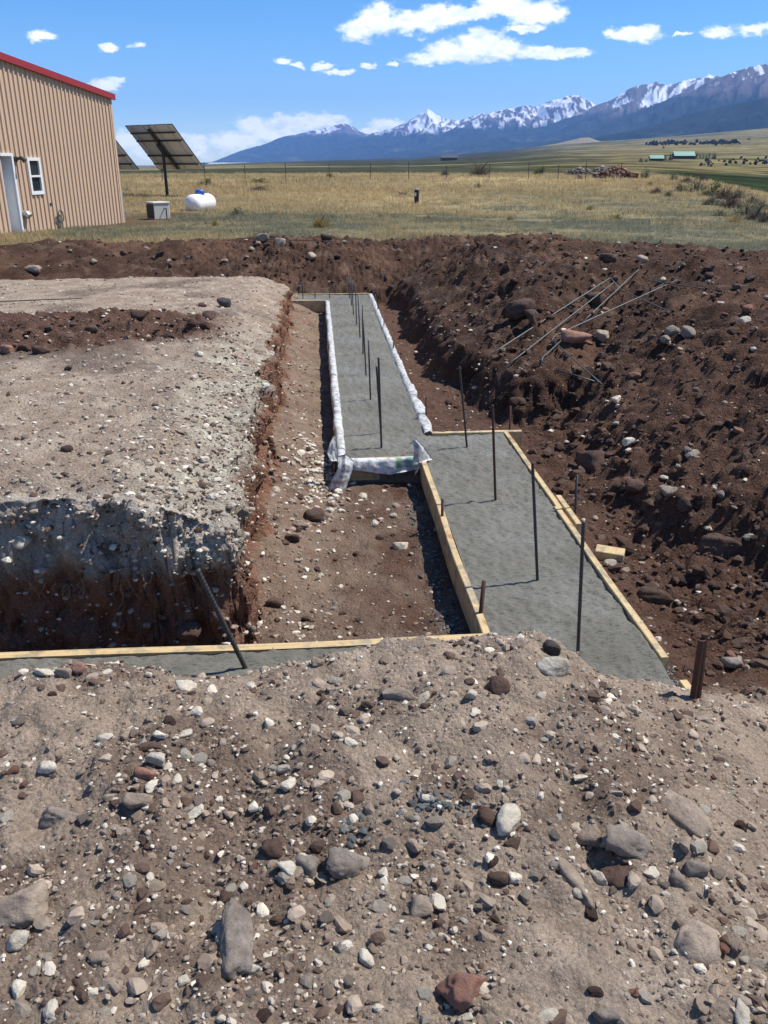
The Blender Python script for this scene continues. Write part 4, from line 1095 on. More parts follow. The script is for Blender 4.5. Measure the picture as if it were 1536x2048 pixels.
WH, TN, GY, BR, RD, BG = (0.56, 0.505, 0.415), (0.33, 0.262, 0.20), (0.22, 0.185, 0.15), (0.10, 0.066, 0.05), (0.155, 0.088, 0.06), (0.125, 0.135, 0.13)
NM = 1 - NAT
grit('gravel', 'loose gravel and clods over the foreground mound', ZN['mound'] * (0.8 + 1.3 * np.clip(nA + nB, -1, 1)).clip(0.08, 3) * (A > 0.6), 11500, [WH, TN, GY, BR, (0.19, 0.145, 0.11)], [.15, .30, .07, .18, .30], 0.0027, 0.008, 1, 1.75)
benchw = pl * sm(Z0, -1.75, -1.5)
grit('gravel', 'pale gravel in the bench top, rim and cut face', benchw * (1 + 3.5 * rimw + 2.5 * nearface * steep), 9500, [WH, TN, GY, BR], [.24, .46, .14, .16], 0.0045, 0.020, 2)
floorw = (1 - ZN['mound']) * (1 - pl) * (B < 1.5) * (A < 12.6) * (A > 2.9) * NM * ((B < 0.66) | (B > 1.32) | (A > 5.9)) * ((B < 0.14) | (B > 0.78) | (A < 5.2))
grit('gravel', 'stones and crumbs on the red trench floor', floorw * (1 + 3 * sm(B, 0.25, -0.3)), 3600, [WH, TN, GY, BR, RD], [.25, .30, .1, .25, .10], 0.006, 0.018, 3)
grit('gravel', 'stones and clods through the dark spoil banks', np.clip(hw + bw + ZN['patch'], 0, 1) * NM, 9000, [WH, TN, GY, BR, RD, (0.07, 0.043, 0.032)], [.055, .07, .08, .35, .10, .345], 0.006, 0.030, 4)
splat = (np.exp(-((B - 1.37) / 0.035) ** 2) * sm(A, 4.6, 2.9) * (A > 2.6) + 0.6 * np.exp(-((B - 0.56) / 0.05) ** 2) * (A > 3.05) * (A < 5.1)
         + 0.22 * np.exp(-(((A - 1.60) / 0.05) ** 2 + ((B - 0.05) / 0.035) ** 2)) + 0.28 * np.exp(-(((A - 1.66) / 0.05) ** 2 + ((B - 0.24) / 0.07) ** 2)) + 0.3 * np.exp(-(((A - 1.0) / 0.03) ** 2 + ((B + 0.03) / 0.05) ** 2)))
grit('concrete_spatter', 'blue-grey lumps of spilled concrete beside the forms and on the mound', splat, 1200, [BG, (0.085, 0.095, 0.092), (0.17, 0.175, 0.165)], [.4, .4, .2], 0.005, 0.013, 5)
grit('gravel', 'white stones raked down below the bench rim', np.exp(-(((A - 5.35) / 0.55) ** 2 + ((B + 0.02) / 0.16) ** 2)), 330, [WH, (0.52, 0.47, 0.39), TN, (0.25, 0.19, 0.14)], [.35, .2, .3, .15], 0.012, 0.032, 6, sub=2)
# ------------------------------------------------------------------ roots hanging from the cut
def roots():
    r_ = random.Random(5); m = MB()
    for i in range(70):
        b = r_.uniform(-1.9, -0.42); a = 3.22 + r_.uniform(-0.03, 0.02); z = -1.56 + r_.uniform(-0.05, 0.03); p = P3(a, b, z); pts = [p]
        for k in range(4):
            p = p + Vector((r_.uniform(-.02, .02), r_.uniform(-.02, .008), r_.uniform(-.028, 0.004))); pts.append(p)
        m.tube(pts, [0.0013, 0.0012, 0.001, 0.0008, 0.0005], 4)
    tag(m.build('dry_roots', simple('dry_root', (0.30, 0.22, 0.14), 0.9)), 'fine dry roots hanging out of the bench face', kind='stuff')


roots()

# ==================================================================  SHED
PT = {}
PT['tan'] = simple('tan_steel_siding', (0.56, 0.395, 0.265), 0.5, 0.0, 0.06, 2.0, spec=0.4)
PT['red'] = simple('red_steel_trim', (0.30, 0.028, 0.030), 0.45, 0.0, 0.12, 3.0, spec=0.4)
PT['white'] = simple('white_paint', (0.72, 0.73, 0.72), 0.5, 0.0, 0.05)
PT['offwhite'] = simple('beige_paint', (0.58, 0.55, 0.47), 0.55, 0.0, 0.08)
PT['black'] = simple('black_plastic', (0.018, 0.018, 0.018), 0.5)
PT['steel'] = simple('galvanised_steel', (0.42, 0.42, 0.42), 0.4, 0.7, 0.15)
PT['darksteel'] = simple('dark_steel', (0.055, 0.055, 0.058), 0.5, 0.4, 0.2)
PT['tank'] = simple('white_tank_paint', (0.80, 0.78, 0.76), 0.35, 0.0, 0.04, spec=0.5)
PT['blue'] = simple('blue_plastic', (0.022, 0.11, 0.42), 0.4, 0.0, 0.1, spec=0.5)
PT['green'] = simple('green_hose', (0.04, 0.10, 0.06), 0.5)
PT['module'] = simple('panel_backsheet', (0.74, 0.70, 0.63), 0.6, 0.0, 0.06)
PT['cell'] = simple('panel_glass', (0.012, 0.016, 0.035), 0.12, 0.0, 0.1, spec=0.6)
PT['slab'] = simple('weathered_concrete', (0.33, 0.29, 0.24), 0.9, 0, 0.2, 8, 0.3)
gm, gT, gb = mat_new('window_glass'); gb.inputs['Base Color'].default_value = (0.02, 0.025, 0.03, 1); gb.inputs['Roughness'].default_value = 0.05; gb.inputs['Specular IOR Level'].default_value = 0.6
PT['glass'] = gm


def shed():
    C0 = at_z(247, 446, -1.9); D0 = at_z(40, 471, -1.9); d = Vector((C0[0] - D0[0], C0[1] - D0[1], 0)).normalized()
    s_ax = -d; n = Vector((s_ax.y * -1, s_ax.x, 0)) * -1
    n = Vector((0, 0, 1)).cross(s_ax)
    def wall(x, y):
        r = Vector(ray(x, y)); o = Vector((C0[0], C0[1], 0)); t = o.dot(n) / r.dot(n); P = r * t; return (P - o).dot(s_ax), P.z + 1.9
    t = thing('metal_shed', 'tan ribbed metal shed with red roof trim at the left', 'shed', (C0[0], C0[1], -1.9), (0, 0, math.atan2(s_ax.y, s_ax.x)))
    e0 = wall(220, 193)[1]; sA, zA = wall(0, 113); k = (zA - e0) / sA
    top = lambda s: e0 + k * min(s, 9.0) - k * max(0, s - 9.0)
    sd1 = wall(43.5, 470)[0]; sd0 = wall(24, 473)[0]; zd = wall(21, 312)[1]
    w1, w2 = wall(84, 386)[0], wall(63, 387)[0]; zw0 = wall(74, 385)[1]; zw1 = wall(64, 319)[1]
    opens = [(min(sd0, sd1), max(sd0, sd1), 0.0, zd), (min(w1, w2), max(w1, w2), zw0, zw1)]
    prof = [(0, 0), (0.072, 0), (0.094, 0.034), (0.142, 0.034), (0.164, 0)]; pts = [(0, 0)]; s = 0.0
    while s < 18: pts += [(s + u, v) for u, v in prof if s + u > 0]; s += 0.183
    for (o0, o1, _, _) in opens: pts += [(o0, 0), (o1, 0)]
    pts = sorted(set((round(u, 4), v) for u, v in pts)); m = MB()
    for (u0, v0), (u1, v1) in zip(pts, pts[1:]):
        mid = (u0 + u1) / 2; spans = [(-0.05, None)]
        for (o0, o1, z0, z1) in opens:
            if o0 - 1e-6 <= mid <= o1 + 1e-6: spans = ([(-0.05, z0)] if z0 > 0 else []) + [(z1, None)]
        for (a, b) in spans:
            m.add([(u0, v0, a), (u1, v1, a), (u1, v1, top(u1) if b is None else b), (u0, v0, top(u0) if b is None else b)], [(0, 1, 2, 3)])
    m.build('wall', PT['tan'], t)
    MB().add([(0, 0, -.05), (0, -16, -.05), (0, -16, e0), (0, 0, e0)], [(0, 1, 2, 3)]).add([(18, 0, -.05), (18, -16, -.05), (18, -16, e0), (18, 0, e0)], [(0, 1, 2, 3)]).build('wall', PT['tan'], t)
    MB().add([(u, -16, z) for u in (0, 9, 18) for z in (-.05, top(u))], [(0, 2, 3, 1), (2, 4, 5, 3)]).build('wall', PT['tan'], t)
    MB().box((-0.02, -0.06, -.05), (0.07, 0.040, e0 - 0.02)).build('corner_trim', PT['tan'], t)
    V = [(u, v, top(max(0, min(18, u))) + z) for u in (-0.12, 9.0, 18.12) for v in (0.06, -16.1) for z in (0.0, 0.05)]
    rf = MB().add(V, [(0, 1, 3, 2), (1, 5, 7, 3), (5, 9, 11, 7), (0, 2, 6, 4), (4, 6, 10, 8), (0, 4, 5, 1), (4, 8, 9, 5), (2, 3, 7, 6), (6, 7, 11, 10), (8, 10, 11, 9)]).build('roof', PT['red'], t)
    rm = MB(); q = 0.0
    while q < 9: rm.box((q, -16, top(q) + 0.05), (q + 0.045, 0.05, top(q) + 0.082)); q += 0.305
    rm.build('roof_rib', PT['red'], rf)
    V = [(u, v, top(max(0, u)) + z) for u in (-0.14, 9.0) for v in (0.05, 0.115) for z in (-0.10, 0.07)]
    MB().add(V, [(0, 1, 3, 2), (4, 6, 7, 5), (0, 4, 5, 1), (2, 3, 7, 6), (0, 2, 6, 4), (1, 5, 7, 3)]).build('rake_trim', PT['red'], t)
    MB().box((-0.02, -0.3, -0.12), (18, 0.012, -0.04)).build('foundation', PT['slab'], t)
    # door set back in a white frame
    a, b = opens[0][:2]
    f = MB().box((a - 0.07, 0.0, 0.0), (a, 0.05, zd + 0.07)).box((a, 0.0, zd), (b + 0.02, 0.05, zd + 0.07)).box((a, -0.32, 0.0), (a + 0.015, 0.0, zd)).box((b - 0.012, -0.32, 0.0), (b, 0.0, zd)).box((a + 0.015, -0.32, zd - 0.012), (b - 0.012, 0.0, zd)).build('door_frame', PT['white'], t)
    dr = MB().box((a + 0.016, -0.34, 0.02), (b - 0.012, -0.30, zd - 0.014)).build('door', PT['white'], t)
    MB().box((a + 0.10, -0.30, 1.0), (a + 0.13, -0.25, 1.03)).box((a + 0.07, -0.262, 1.0), (a + 0.16, -0.245, 1.03)).build('handle', PT['steel'], dr)
    MB().box((a - 0.1, -0.34, -0.1), (b + 0.1, 0.12, 0.015)).build('door_sill', PT['slab'], t)
    # window
    a, b = opens[1][:2]; zm = (zw0 + zw1) / 2; wn = MB()
    for (x0, x1, z0, z1) in ((a - .05, a + .03, zw0 - .05, zw1 + .05), (b - .03, b + .05, zw0 - .05, zw1 + .05), (a + .03, b - .03, zw1 - .03, zw1 + .05), (a + .03, b - .03, zw0 - .05, zw0 + .04), (a + .03, b - .03, zm - .025, zm + .025)):
        wn.box((x0, -0.04, z0), (x1, 0.055, z1))
    w = wn.build('window', PT['white'], t)
    for z0, z1 in ((zw0 + .04, zm - .025), (zm + .025, zw1 - .03)): MB().box((a + .03, -0.03, z0), (b - .03, 0.0, z1)).build('pane', PT['glass'], w)
    # fixtures
    s0, z0 = wall(29, 318); L = MB().box((s0 - 0.06, 0.0, z0 - 0.06), (s0 + 0.06, 0.06, z0 + 0.06)).tube([(s0, 0.05, z0), (s0 - 0.05, 0.18, z0 + 0.03), (s0 - 0.08, 0.26, z0 - 0.05)], [0.03, 0.05, 0.075], 10).build('wall_lamp', PT['darksteel'], t)
    s0, z0 = wall(48, 428); MB().tube([(s0, 0.0, z0), (s0, 0.12, z0 - 0.01), (s0, 0.17, z0 - 0.06)], [0.10, 0.10, 0.09], 12).build('vent_hood', PT['steel'], t)
    s0, z0 = wall(115, 432); h = MB().tube([(s0, 0.08, -0.05), (s0, 0.08, z0 + 0.05), (s0, 0.2, z0 + 0.02)], 0.022, 8)
    h.build('hydrant_pipe', PT['steel'], t)
    ring = [(s0 + 0.13 * math.cos(x) * (1 + 0.04 * math.sin(3 * x)), 0.11 + 0.012 * math.sin(2 * x), z0 + 0.16 * math.sin(x)) for x in np.linspace(0, 18.0, 60)]
    MB().tube(ring + [(s0 + .1, .15, z0 - .3), (s0 + .18, .2, .03), (s0 + .4, .3, .02), (s0 + .6, .25, .02)], 0.016, 6).build('hose', PT['green'], t)
    s0, z0 = wall(99, 409); MB().box((s0 - .035, 0, z0 - .04), (s0 + .035, .05, z0 + .04)).build('tap', PT['darksteel'], t)
    MB().box((-0.10, -0.02, 0.0), (-0.02, 0.03, 1.0)).build('conduit', PT['steel'], t)
    # stove pipe on the roof
    s0 = wall(2, 110)[0] + 0.25; zr = top(s0)
    MB().tube([(s0, -0.8, zr - 0.1), (s0, -0.8, zr + 0.85)], 0.10, 14).tube([(s0, -0.8, zr + 0.85), (s0, -0.8, zr + 0.90), (s0, -0.8, zr + 0.98)], [0.13, 0.16, 0.06], 14).build('stove_pipe', PT['steel'], t)
    return n


shed()


def solar(label, px_, group='pole mounted solar arrays'):
    B0 = at_z(335, 393, -1.9); X = B0[0] + (px_ - 335) * B0[1] * CT / F_PX; Y = B0[1]; gz = float(zat(X, Y))
    t = thing('solar_array', label, 'solar array', (X, Y, gz), (0, 0, 0), group)
    psi = math.radians(38); nh = Vector((math.sin(psi), math.cos(psi), 0)); hx = Vector((math.cos(psi), -math.sin(psi), 0)); tau = math.radians(48)
    up = (-nh * math.cos(tau) + Vector((0, 0, math.sin(tau)))); nn = hx.cross(up) * -1
    if nn.z < 0: nn = -nn
    c = Vector((0.12, 0.0, 2.55 - (gz + 1.9)))
    Mx = Matrix(((hx.x, up.x, nn.x, c.x), (hx.y, up.y, nn.y, c.y), (hx.z, up.z, nn.z, c.z), (0, 0, 0, 1)))
    MB().tube([(0, 0, -0.2), c - nn * 0.25], 0.085, 12).build('pole', PT['darksteel'], t)
    MB().box((-0.09, -1.35, -0.22), (0.09, 1.35, -0.14), Mx).box((-0.16, -0.4, -0.32), (0.16, 0.4, -0.20), Mx).build('strongback', PT['darksteel'], t)
    for y in (-1.05, -0.48, 0.52, 1.05): MB().box((-1.9, y - 0.03, -0.14), (1.9, y + 0.03, -0.08), Mx).build('rail', PT['darksteel'], t)
    for x in (-1.55, -0.5, 0.5, 1.55): MB().box((x - 0.022, -1.5, -0.078), (x + 0.022, 1.5, -0.045), Mx).build('rail', PT['offwhite'], t)
    for j in range(3):
        for i in range(2):
            x0, y0 = -2.0 + 2.0 * i, -1.5 + 1.0 * j
            p = MB().box((x0 + .012, y0 + .012, -0.030), (x0 + 1.988, y0 + .988, -0.004), Mx).build('panel', PT['module'], t)
            MB().box((x0 + .02, y0 + .02, -0.0035), (x0 + 1.98, y0 + .98, 0.004), Mx).build('glass_face', PT['cell'], p)
            f = MB()
            for lo, hi in (((x0 + .001, y0 + .001, -.044), (x0 + 1.999, y0 + .016, .002)), ((x0 + .001, y0 + .984, -.044), (x0 + 1.999, y0 + .999, .002)), ((x0 + .001, y0 + .017, -.044), (x0 + .016, y0 + .983, .002)), ((x0 + 1.984, y0 + .017, -.044), (x0 + 1.999, y0 + .983, .002))): f.box(lo, hi, Mx)
            f.build('panel_frame', PT['darksteel'], p)


solar('pole mounted solar array in full view right of the shed', 335)
solar('solar array mostly hidden behind the corner of the shed', 204)


def tank():
    p = at_z(402, 420, -1.92); gz = float(zat(p[0], p[1])); t = thing('propane_tank', 'white propane tank with a blue dome on the dry grass', 'propane tank', (p[0], p[1], gz - 0.16), (0, 0, math.radians(76))); t.scale = (0.86, 0.86, 0.86)
    R = 0.42; pts, rad = [], []
    for x in np.linspace(-1.15, 1.15, 29):
        e = max(0, abs(x) - 0.80) / 0.35; pts.append((x, 0, 0.52)); rad.append(max(0.01, R * math.sqrt(max(0, 1 - e * e))))
    MB().tube(pts, rad, 24).build('tank_body', PT['tank'], t, True)
    pts = [(0, 0, 0.88), (0, 0, 1.06), (0, 0, 1.12), (0, 0, 1.145)]
    MB().tube(pts, [0.22, 0.22, 0.19, 0.06], 18).build('dome_lid', PT['blue'], t, True)
    for x in (-0.7, 0.7): MB().box((x - 0.05, -0.25, -0.05), (x + 0.05, 0.25, 0.2)).build('leg', PT['tank'], t)


tank()


def condenser():
    p = at_z(314, 441, -1.9); gz = float(zat(p[0], p[1])); t = thing('air_conditioner', 'squat outdoor air conditioner with black grille beside the shed', 'air conditioner', (p[0], p[1] + 0.3, gz), (0, 0, math.radians(38)))
    MB().box((-.29, -.29, 0.0), (.29, .29, .50)).build('cabinet', PT['offwhite'], t, bevel=0.02)
    MB().box((-.31, -.31, .502), (.31, .31, .56)).build('lid', PT['offwhite'], t, bevel=0.015)
    for i in range(13): MB().box((-.305, -.27, .05 + i * .033), (-.292, .27, .072 + i * .033)).build('grille_slat', PT['black'], t)
    MB().box((-.2915, -.28, .03), (-.2905, .28, .49)).build('grille', PT['black'], t)
    MB().tube([(.1, -.29, .36), (.1, -.42, .36), (.1, -.42, 0)], 0.02, 8).build('pipe', PT['darksteel'], t)


condenser()


def pedestal():
    p = at_z(833, 406, -1.95); gz = float(zat(p[0], p[1])); t = thing('utility_pedestal', 'short black utility post with pale cap in the meadow', 'utility post', (p[0], p[1], gz))
    MB().tube([(0, 0, -.1), (0, 0, .62)], 0.115, 14).build('post', PT['black'], t)
    MB().tube([(0, 0, .62), (0, 0, .66), (0, 0, .68)], [0.128, 0.128, 0.09], 14).build('cap', PT['steel'], t)
    MB().box((-.10, -.125, .34), (-.02, -.108, .50)).build('label_plate', PT['white'], t)


pedestal()


def fence():
    t = thing('wire_fence', 'thin post and wire fence crossing the meadow', 'fence', (0, 78, -1.6)); pts = []
    for i, x in enumerate((60, 150, 240, 326, 411, 491, 572, 659, 741, 817, 892, 978, 1056, 1115, 1170, 1240)):
        Y = 78.0 + 1.5 * math.sin(i * 1.7); X = (x - 768) / F_PX * Y * CT + (x - 768) / F_PX * 0.7; z = float(Gland(X, Y)); h = 1.35 + 0.12 * math.sin(i * 2.3)
        MB().box((X - .022, Y - 78 - .022, z + 1.6 - .2), (X + .022, Y - 78 + .022, z + 1.6 + h)).build('fence_post', PT['darksteel'], t); pts.append((X, Y - 78, z + 1.6))
    for hh in (0.35, 0.7, 1.05): MB().tube([(a, b, c + hh) for a, b, c in pts], 0.0025, 4).build('wire', PT['darksteel'], t)


fence()


# ==================================================================  VEGETATION
def grass():
    r_ = np.random.default_rng(21); V, Cc = [], []
    def band(n, r0, r1, hmin, hmax, w, blades, spread):
        r = np.sqrt(r_.uniform(r0 ** 1.0, r1 ** 1.0, n * 2) ** 2); az = r_.uniform(-0.50, 0.50, n * 2)
        X, Y = r * np.sin(az), r * np.cos(az); a, b = xy2ab(X, Y)
        nat = np.where((a < AL[-1] - 1) & (a > 0) & (b > BL[0]) & (b < BL[-1]), 0, 1.0)
        wl = 0.25 * pn(a * 0.5, b * 0.5, 8.0)
        nat = np.where(nat > 0, 1, np.clip(sm(a + wl + 0.5 * np.maximum(b - 3, 0), 16.1, 16.9) + sm(b, 7.2, 8.2), 0, 1))
        clump = fbm(X * 0.5, Y * 0.5, 3.0, 3)
        # not through the shed, thin on the trodden earth beside it
        C0 = at_z(247, 446, -1.9); D0 = at_z(40, 471, -1.9); dx, dy = C0[0] - D0[0], C0[1] - D0[1]; L = math.hypot(dx, dy)
        side = ((X - D0[0]) * dy - (Y - D0[1]) * dx) / L; along = ((X - C0[0]) * dx + (Y - C0[1]) * dy) / L
        ok = (r_.random(n * 2) < nat * np.clip(0.75 + clump * 0.8, 0.12, 1)) & ~((side < 0.1) & (along < 0.15))
        bare = sm(np.hypot((X + 8.2) / 1.6, (Y - 32) / 5.5), 1.2, 0.5); ok &= r_.random(n * 2) > bare * 0.9
        e = (X - 12.2) * 0.973 - (Y - 29) * 0.232; ok &= e < 30
        X, Y, clump = X[ok][:n], Y[ok][:n], clump[ok][:n]; m = len(X); Z = zat(X, Y)
        n1 = fbm(X * 0.06, Y * 0.06, 1.0, 4); n2 = fbm(X * 0.22, Y * 0.22, 7.0, 3); rr = np.hypot(X, Y)
        green = np.clip(sm(rr, 50, 30) * (0.85 + 0.9 * n1 + 0.7 * n2) + 0.9 * sm(X, 0, 7) * sm(rr, 74, 40) * (0.75 + n2), 0, 1)
        gold = np.array((0.52, 0.37, 0.17)); straw = np.array((0.62, 0.50, 0.28)); gr = np.array((0.20, 0.205, 0.125)); sage = np.array((0.36, 0.345, 0.24))
        base = gold + (straw - gold) * r_.random((m, 1)); gg = gr + (sage - gr) * r_.random((m, 1))
        pick = (r_.random(m) < green)[:, None]; c = np.where(pick, gg, base) * r_.uniform(0.7, 1.2, (m, 1))
        ht = r_.uniform(hmin, hmax, m) * np.clip(0.8 + 0.8 * clump, 0.4, 1.6) * np.where(pick[:, 0], 0.6, 1.0)
        for k in range(blades):
            an = r_.uniform(0, 6.283, m); ox, oy = r_.normal(size=m) * spread, r_.normal(size=m) * spread
            le = r_.uniform(0.1, 0.75, m) * ht; h = ht * r_.uniform(0.55, 1.1, m); pa = r_.uniform(0, 6.283, m)
            bx, by = X + ox, Y + oy; ww = w * r_.uniform(0.7, 1.4, m)
            p0 = np.stack([bx - np.cos(pa) * ww, by - np.sin(pa) * ww, Z - 0.02], -1); p1 = np.stack([bx + np.cos(pa) * ww, by + np.sin(pa) * ww, Z - 0.02], -1)
            p2 = np.stack([bx + np.cos(an) * le, by + np.sin(an) * le, Z + h], -1)
            V.append(np.stack([p0, p1, p2], 1).reshape(-1, 3)); Cc.append(np.repeat(c * r_.uniform(0.85, 1.15, (m, 1)), 3, 0))
    band(22000, 14.0, 34, 0.06, 0.18, 0.006, 9, 0.06)
    band(17000, 30, 62, 0.09, 0.26, 0.011, 8, 0.12)
    band(13000, 55, 125, 0.16, 0.36, 0.020, 7, 0.22)
    V = np.concatenate(V); Cc = np.concatenate(Cc)
    o = ob('meadow_grass', mesh_np('meadow_grass', V, np.arange(len(V)).reshape(-1, 3), M['grass'], Cc, False))
    tag(o, 'dry golden and grey-green grass of the meadow', kind='stuff')


grass()
_bush = {}


def bush_mesh(kind, seed):
    r_ = np.random.default_rng(seed); n = 900 if kind != 'bare' else 700
    cl = r_.normal(size=(26, 3)); cl /= np.linalg.norm(cl, axis=1)[:, None]; cl *= r_.uniform(0.45, 0.95, (26, 1)); cl[:, 2] = np.abs(cl[:, 2])
    P = cl[r_.integers(26, size=n)] + r_.normal(size=(n, 3)) * 0.15; P[:, 2] = np.abs(P[:, 2])
    P = P * np.array([0.5, 0.5, 0.85 if kind != 'tuft' else 1.0])
    pal = {'green': [(0.06, 0.095, 0.03), (0.10, 0.13, 0.045)], 'sage': [(0.125, 0.13, 0.09), (0.17, 0.17, 0.115)], 'bare': [(0.10, 0.080, 0.065), (0.15, 0.12, 0.095)], 'yellow': [(0.24, 0.20, 0.06), (0.17, 0.165, 0.06)],
           'tuft': [(0.36, 0.27, 0.12), (0.30, 0.22, 0.10)], 'dark': [(0.016, 0.024, 0.013), (0.028, 0.038, 0.02)], 'poplar': [(0.12, 0.19, 0.05), (0.16, 0.23, 0.07)]}[kind]
    c0, c1 = np.array(pal[0]), np.array(pal[1]); c = c0 + (c1 - c0) * r_.random((n, 1))
    if kind in ('bare', 'tuft'):
        d = P * np.array([1, 1, 1.0]) * 0.9 + r_.normal(size=(n, 3)) * 0.08; root = r_.normal(size=(n, 3)) * np.array([0.10, 0.10, 0.0])
        q = np.cross(d, r_.normal(size=(n, 3))); q /= np.linalg.norm(q, axis=1)[:, None] + 1e-9; q *= 0.012
        V = np.stack([root - q, root + q, root + d], 1)
    else:
        s = r_.uniform(0.03, 0.065, (n, 1)); u = r_.normal(size=(n, 3)); u /= np.linalg.norm(u, axis=1)[:, None]; v = np.cross(u, r_.normal(size=(n, 3))); v /= np.linalg.norm(v, axis=1)[:, None] + 1e-9
        V = np.stack([P - u * s, P + v * s * 0.6, P + u * s], 1)
    return mesh_np('crown', V.reshape(-1, 3), np.arange(3 * n).reshape(-1, 3), M['leaf'], np.repeat(c, 3, 0), False)


M['bark'] = simple('bark', (0.085, 0.065, 0.05), 0.9)


def plant(x, y, w, h, kind, label, group, seed, name='shrub', cat='shrub', trunk=True):
    """x,y: foot in picture pixels; w,h: size in pixels"""
    key = (kind, seed % 4)
    if key not in _bush:
        _bush[key] = bush_mesh(kind, 40 + seed % 4 * 7 + len(kind))
    p = hit(x, y); d = float(p[1] * CT - p[2] * ST); m = d / F_PX; gz = float(zat(p[0], p[1]))
    t = thing(name, label, cat, (p[0], p[1], gz - 0.02), (0, 0, seed * 1.3), group)
    W, Hh = w * m, h * m / 0.95
    o = ob('crown', _bush[key], t); o.scale = (W, W, Hh)
    if trunk:
        mb = MB(); r_ = random.Random(seed)
        for k in range(3): mb.tube([(0, 0, -0.05), (r_.uniform(-.12, .12) * W, r_.uniform(-.12, .12) * W, Hh * 0.35), (r_.uniform(-.3, .3) * W, r_.uniform(-.3, .3) * W, Hh * 0.7)], [W * 0.03, W * 0.022, W * 0.008], 5)
        mb.build('stem', M['bark'], t)


PL = [(412, 370, 30, 17, 'green', 'round green shrub right of the solar array'), (515, 366, 62, 12, 'yellow', 'low yellow-green shrub left of centre in the meadow'), (517, 382, 56, 14, 'bare', 'low grey twiggy shrub below the yellow-green one'),
      (660, 356, 18, 12, 'green', 'small green shrub on the fence line left of centre'), (1080, 350, 26, 20, 'green', 'fresh green shrub standing by the fence right of centre'), (958, 352, 54, 36, 'bare', 'loose leafless shrub on the fence line'),
      (890, 352, 24, 18, 'bare', 'small leafless shrub left of the loose one'), (955, 376, 16, 14, 'sage', 'small sage shrub below the loose shrub'), (805, 393, 40, 14, 'bare', 'flat twiggy shrub left of the black utility post'),
      (475, 432, 42, 24, 'sage', 'grey-green clump in front of the propane tank'), (642, 456, 50, 36, 'tuft', 'big straw-coloured grass tuft above the spoil bank'), (432, 452, 24, 18, 'tuft', 'straw tuft right of the air conditioner'),
      (855, 440, 20, 14, 'tuft', 'straw tuft below the utility post'), (1020, 440, 22, 14, 'tuft', 'straw tuft right of centre near the heap'), (1180, 420, 26, 14, 'tuft', 'straw tuft far right of the utility post'), (1230, 440, 30, 16, 'yellow', 'yellowish shrub in the grey-green grass at right'),
      (1291, 356, 26, 22, 'sage', 'grey-green shrub right of the red rubble'), (1160, 358, 30, 12, 'bare', 'dry weeds below the grey rubble'), (325, 342, 12, 6, 'dark', 'tiny dark shrub under the hidden solar array'), (255, 383, 12, 10, 'sage', 'small sage clump beside the shed corner')]
for i, (x, y, w, h, k, lab) in enumerate(PL): plant(x, y, w, h, k, lab, 'shrubs and tufts in the meadow', i)
EDGE = [(1312, 388, 34, 20, 'bare'), (1335, 394, 28, 18, 'bare'), (1345, 360, 26, 16, 'sage'), (1372, 366, 34, 22, 'bare'), (1360, 384, 30, 22, 'sage'), (1392, 385, 50, 32, 'sage'), (1402, 362, 34, 22, 'bare'), (1425, 392, 48, 34, 'green'), (1450, 398, 56, 36, 'bare'),
        (1425, 410, 44, 26, 'sage'), (1462, 416, 66, 40, 'bare'), (1492, 430, 56, 36, 'sage'), (1512, 440, 56, 38, 'bare'), (1532, 446, 50, 36, 'bare'), (1480, 396, 36, 26, 'sage'), (1505, 408, 38, 28, 'bare'), (1520, 420, 40, 24, 'sage'), (1300, 372, 20, 12, 'tuft'), (1470, 445, 44, 20, 'tuft'), (1440, 432, 34, 18, 'sage')]
ADJ = dict(bare='leafless brown', sage='grey-green', green='green', tuft='straw-coloured')
for i, (x, y, w, h, k) in enumerate(EDGE): plant(x, y, w, h, k, f'{ADJ[k]} shrub in the brushy row where the meadow drops off at right', f'{ADJ[k]} shrubs along the edge of the bench', 50 + i)


def rubble(label, x, y, w, h, colr, seed):
    p = hit(x, y); d = float(p[1] * CT - p[2] * ST); m = d / F_PX; r_ = np.random.default_rng(seed); n = 260; q, f = None, None
    u = r_.normal(size=(n, 2)) * 0.22; u = u[np.hypot(u[:, 0], u[:, 1]) < 0.5]; n = len(u)
    W, Hh = w * m, h * m; hz = Hh * np.clip(1 - (np.hypot(u[:, 0], u[:, 1]) * 2) ** 1.3, 0, 1)
    Vs, Fs, Cs = [], [], []
    for i in range(n):
        V, f = rock_verts(3000 + i % 20, 1, 14, tuple(r_.uniform(0.25, 0.7, 3)), 0.05)
        Vs.append(V + np.array([u[i, 0] * W, u[i, 1] * W * 0.6, hz[i] * r_.uniform(0.3, 1.0)])); Fs.append(f + i * len(V)); Cs.append(np.tile(np.array(colr) * r_.uniform(0.5, 1.4), (len(V), 1)))
    o = ob('rubble_pile', mesh_np('rubble_pile', np.concatenate(Vs), np.concatenate(Fs), M['grit'], np.concatenate(Cs)), None, (p[0], p[1], float(zat(p[0], p[1])))); tag(o, label, kind='stuff')


rubble('pile of grey broken rock at the meadow edge', 1160, 352, 76, 14, (0.20, 0.17, 0.14), 1)
rubble('second grey rock pile behind the red rubble', 1205, 350, 60, 15, (0.24, 0.21, 0.18), 2)
rubble('pile of reddish dirt and rubble at the meadow edge', 1232, 356, 86, 20, (0.20, 0.115, 0.075), 3)


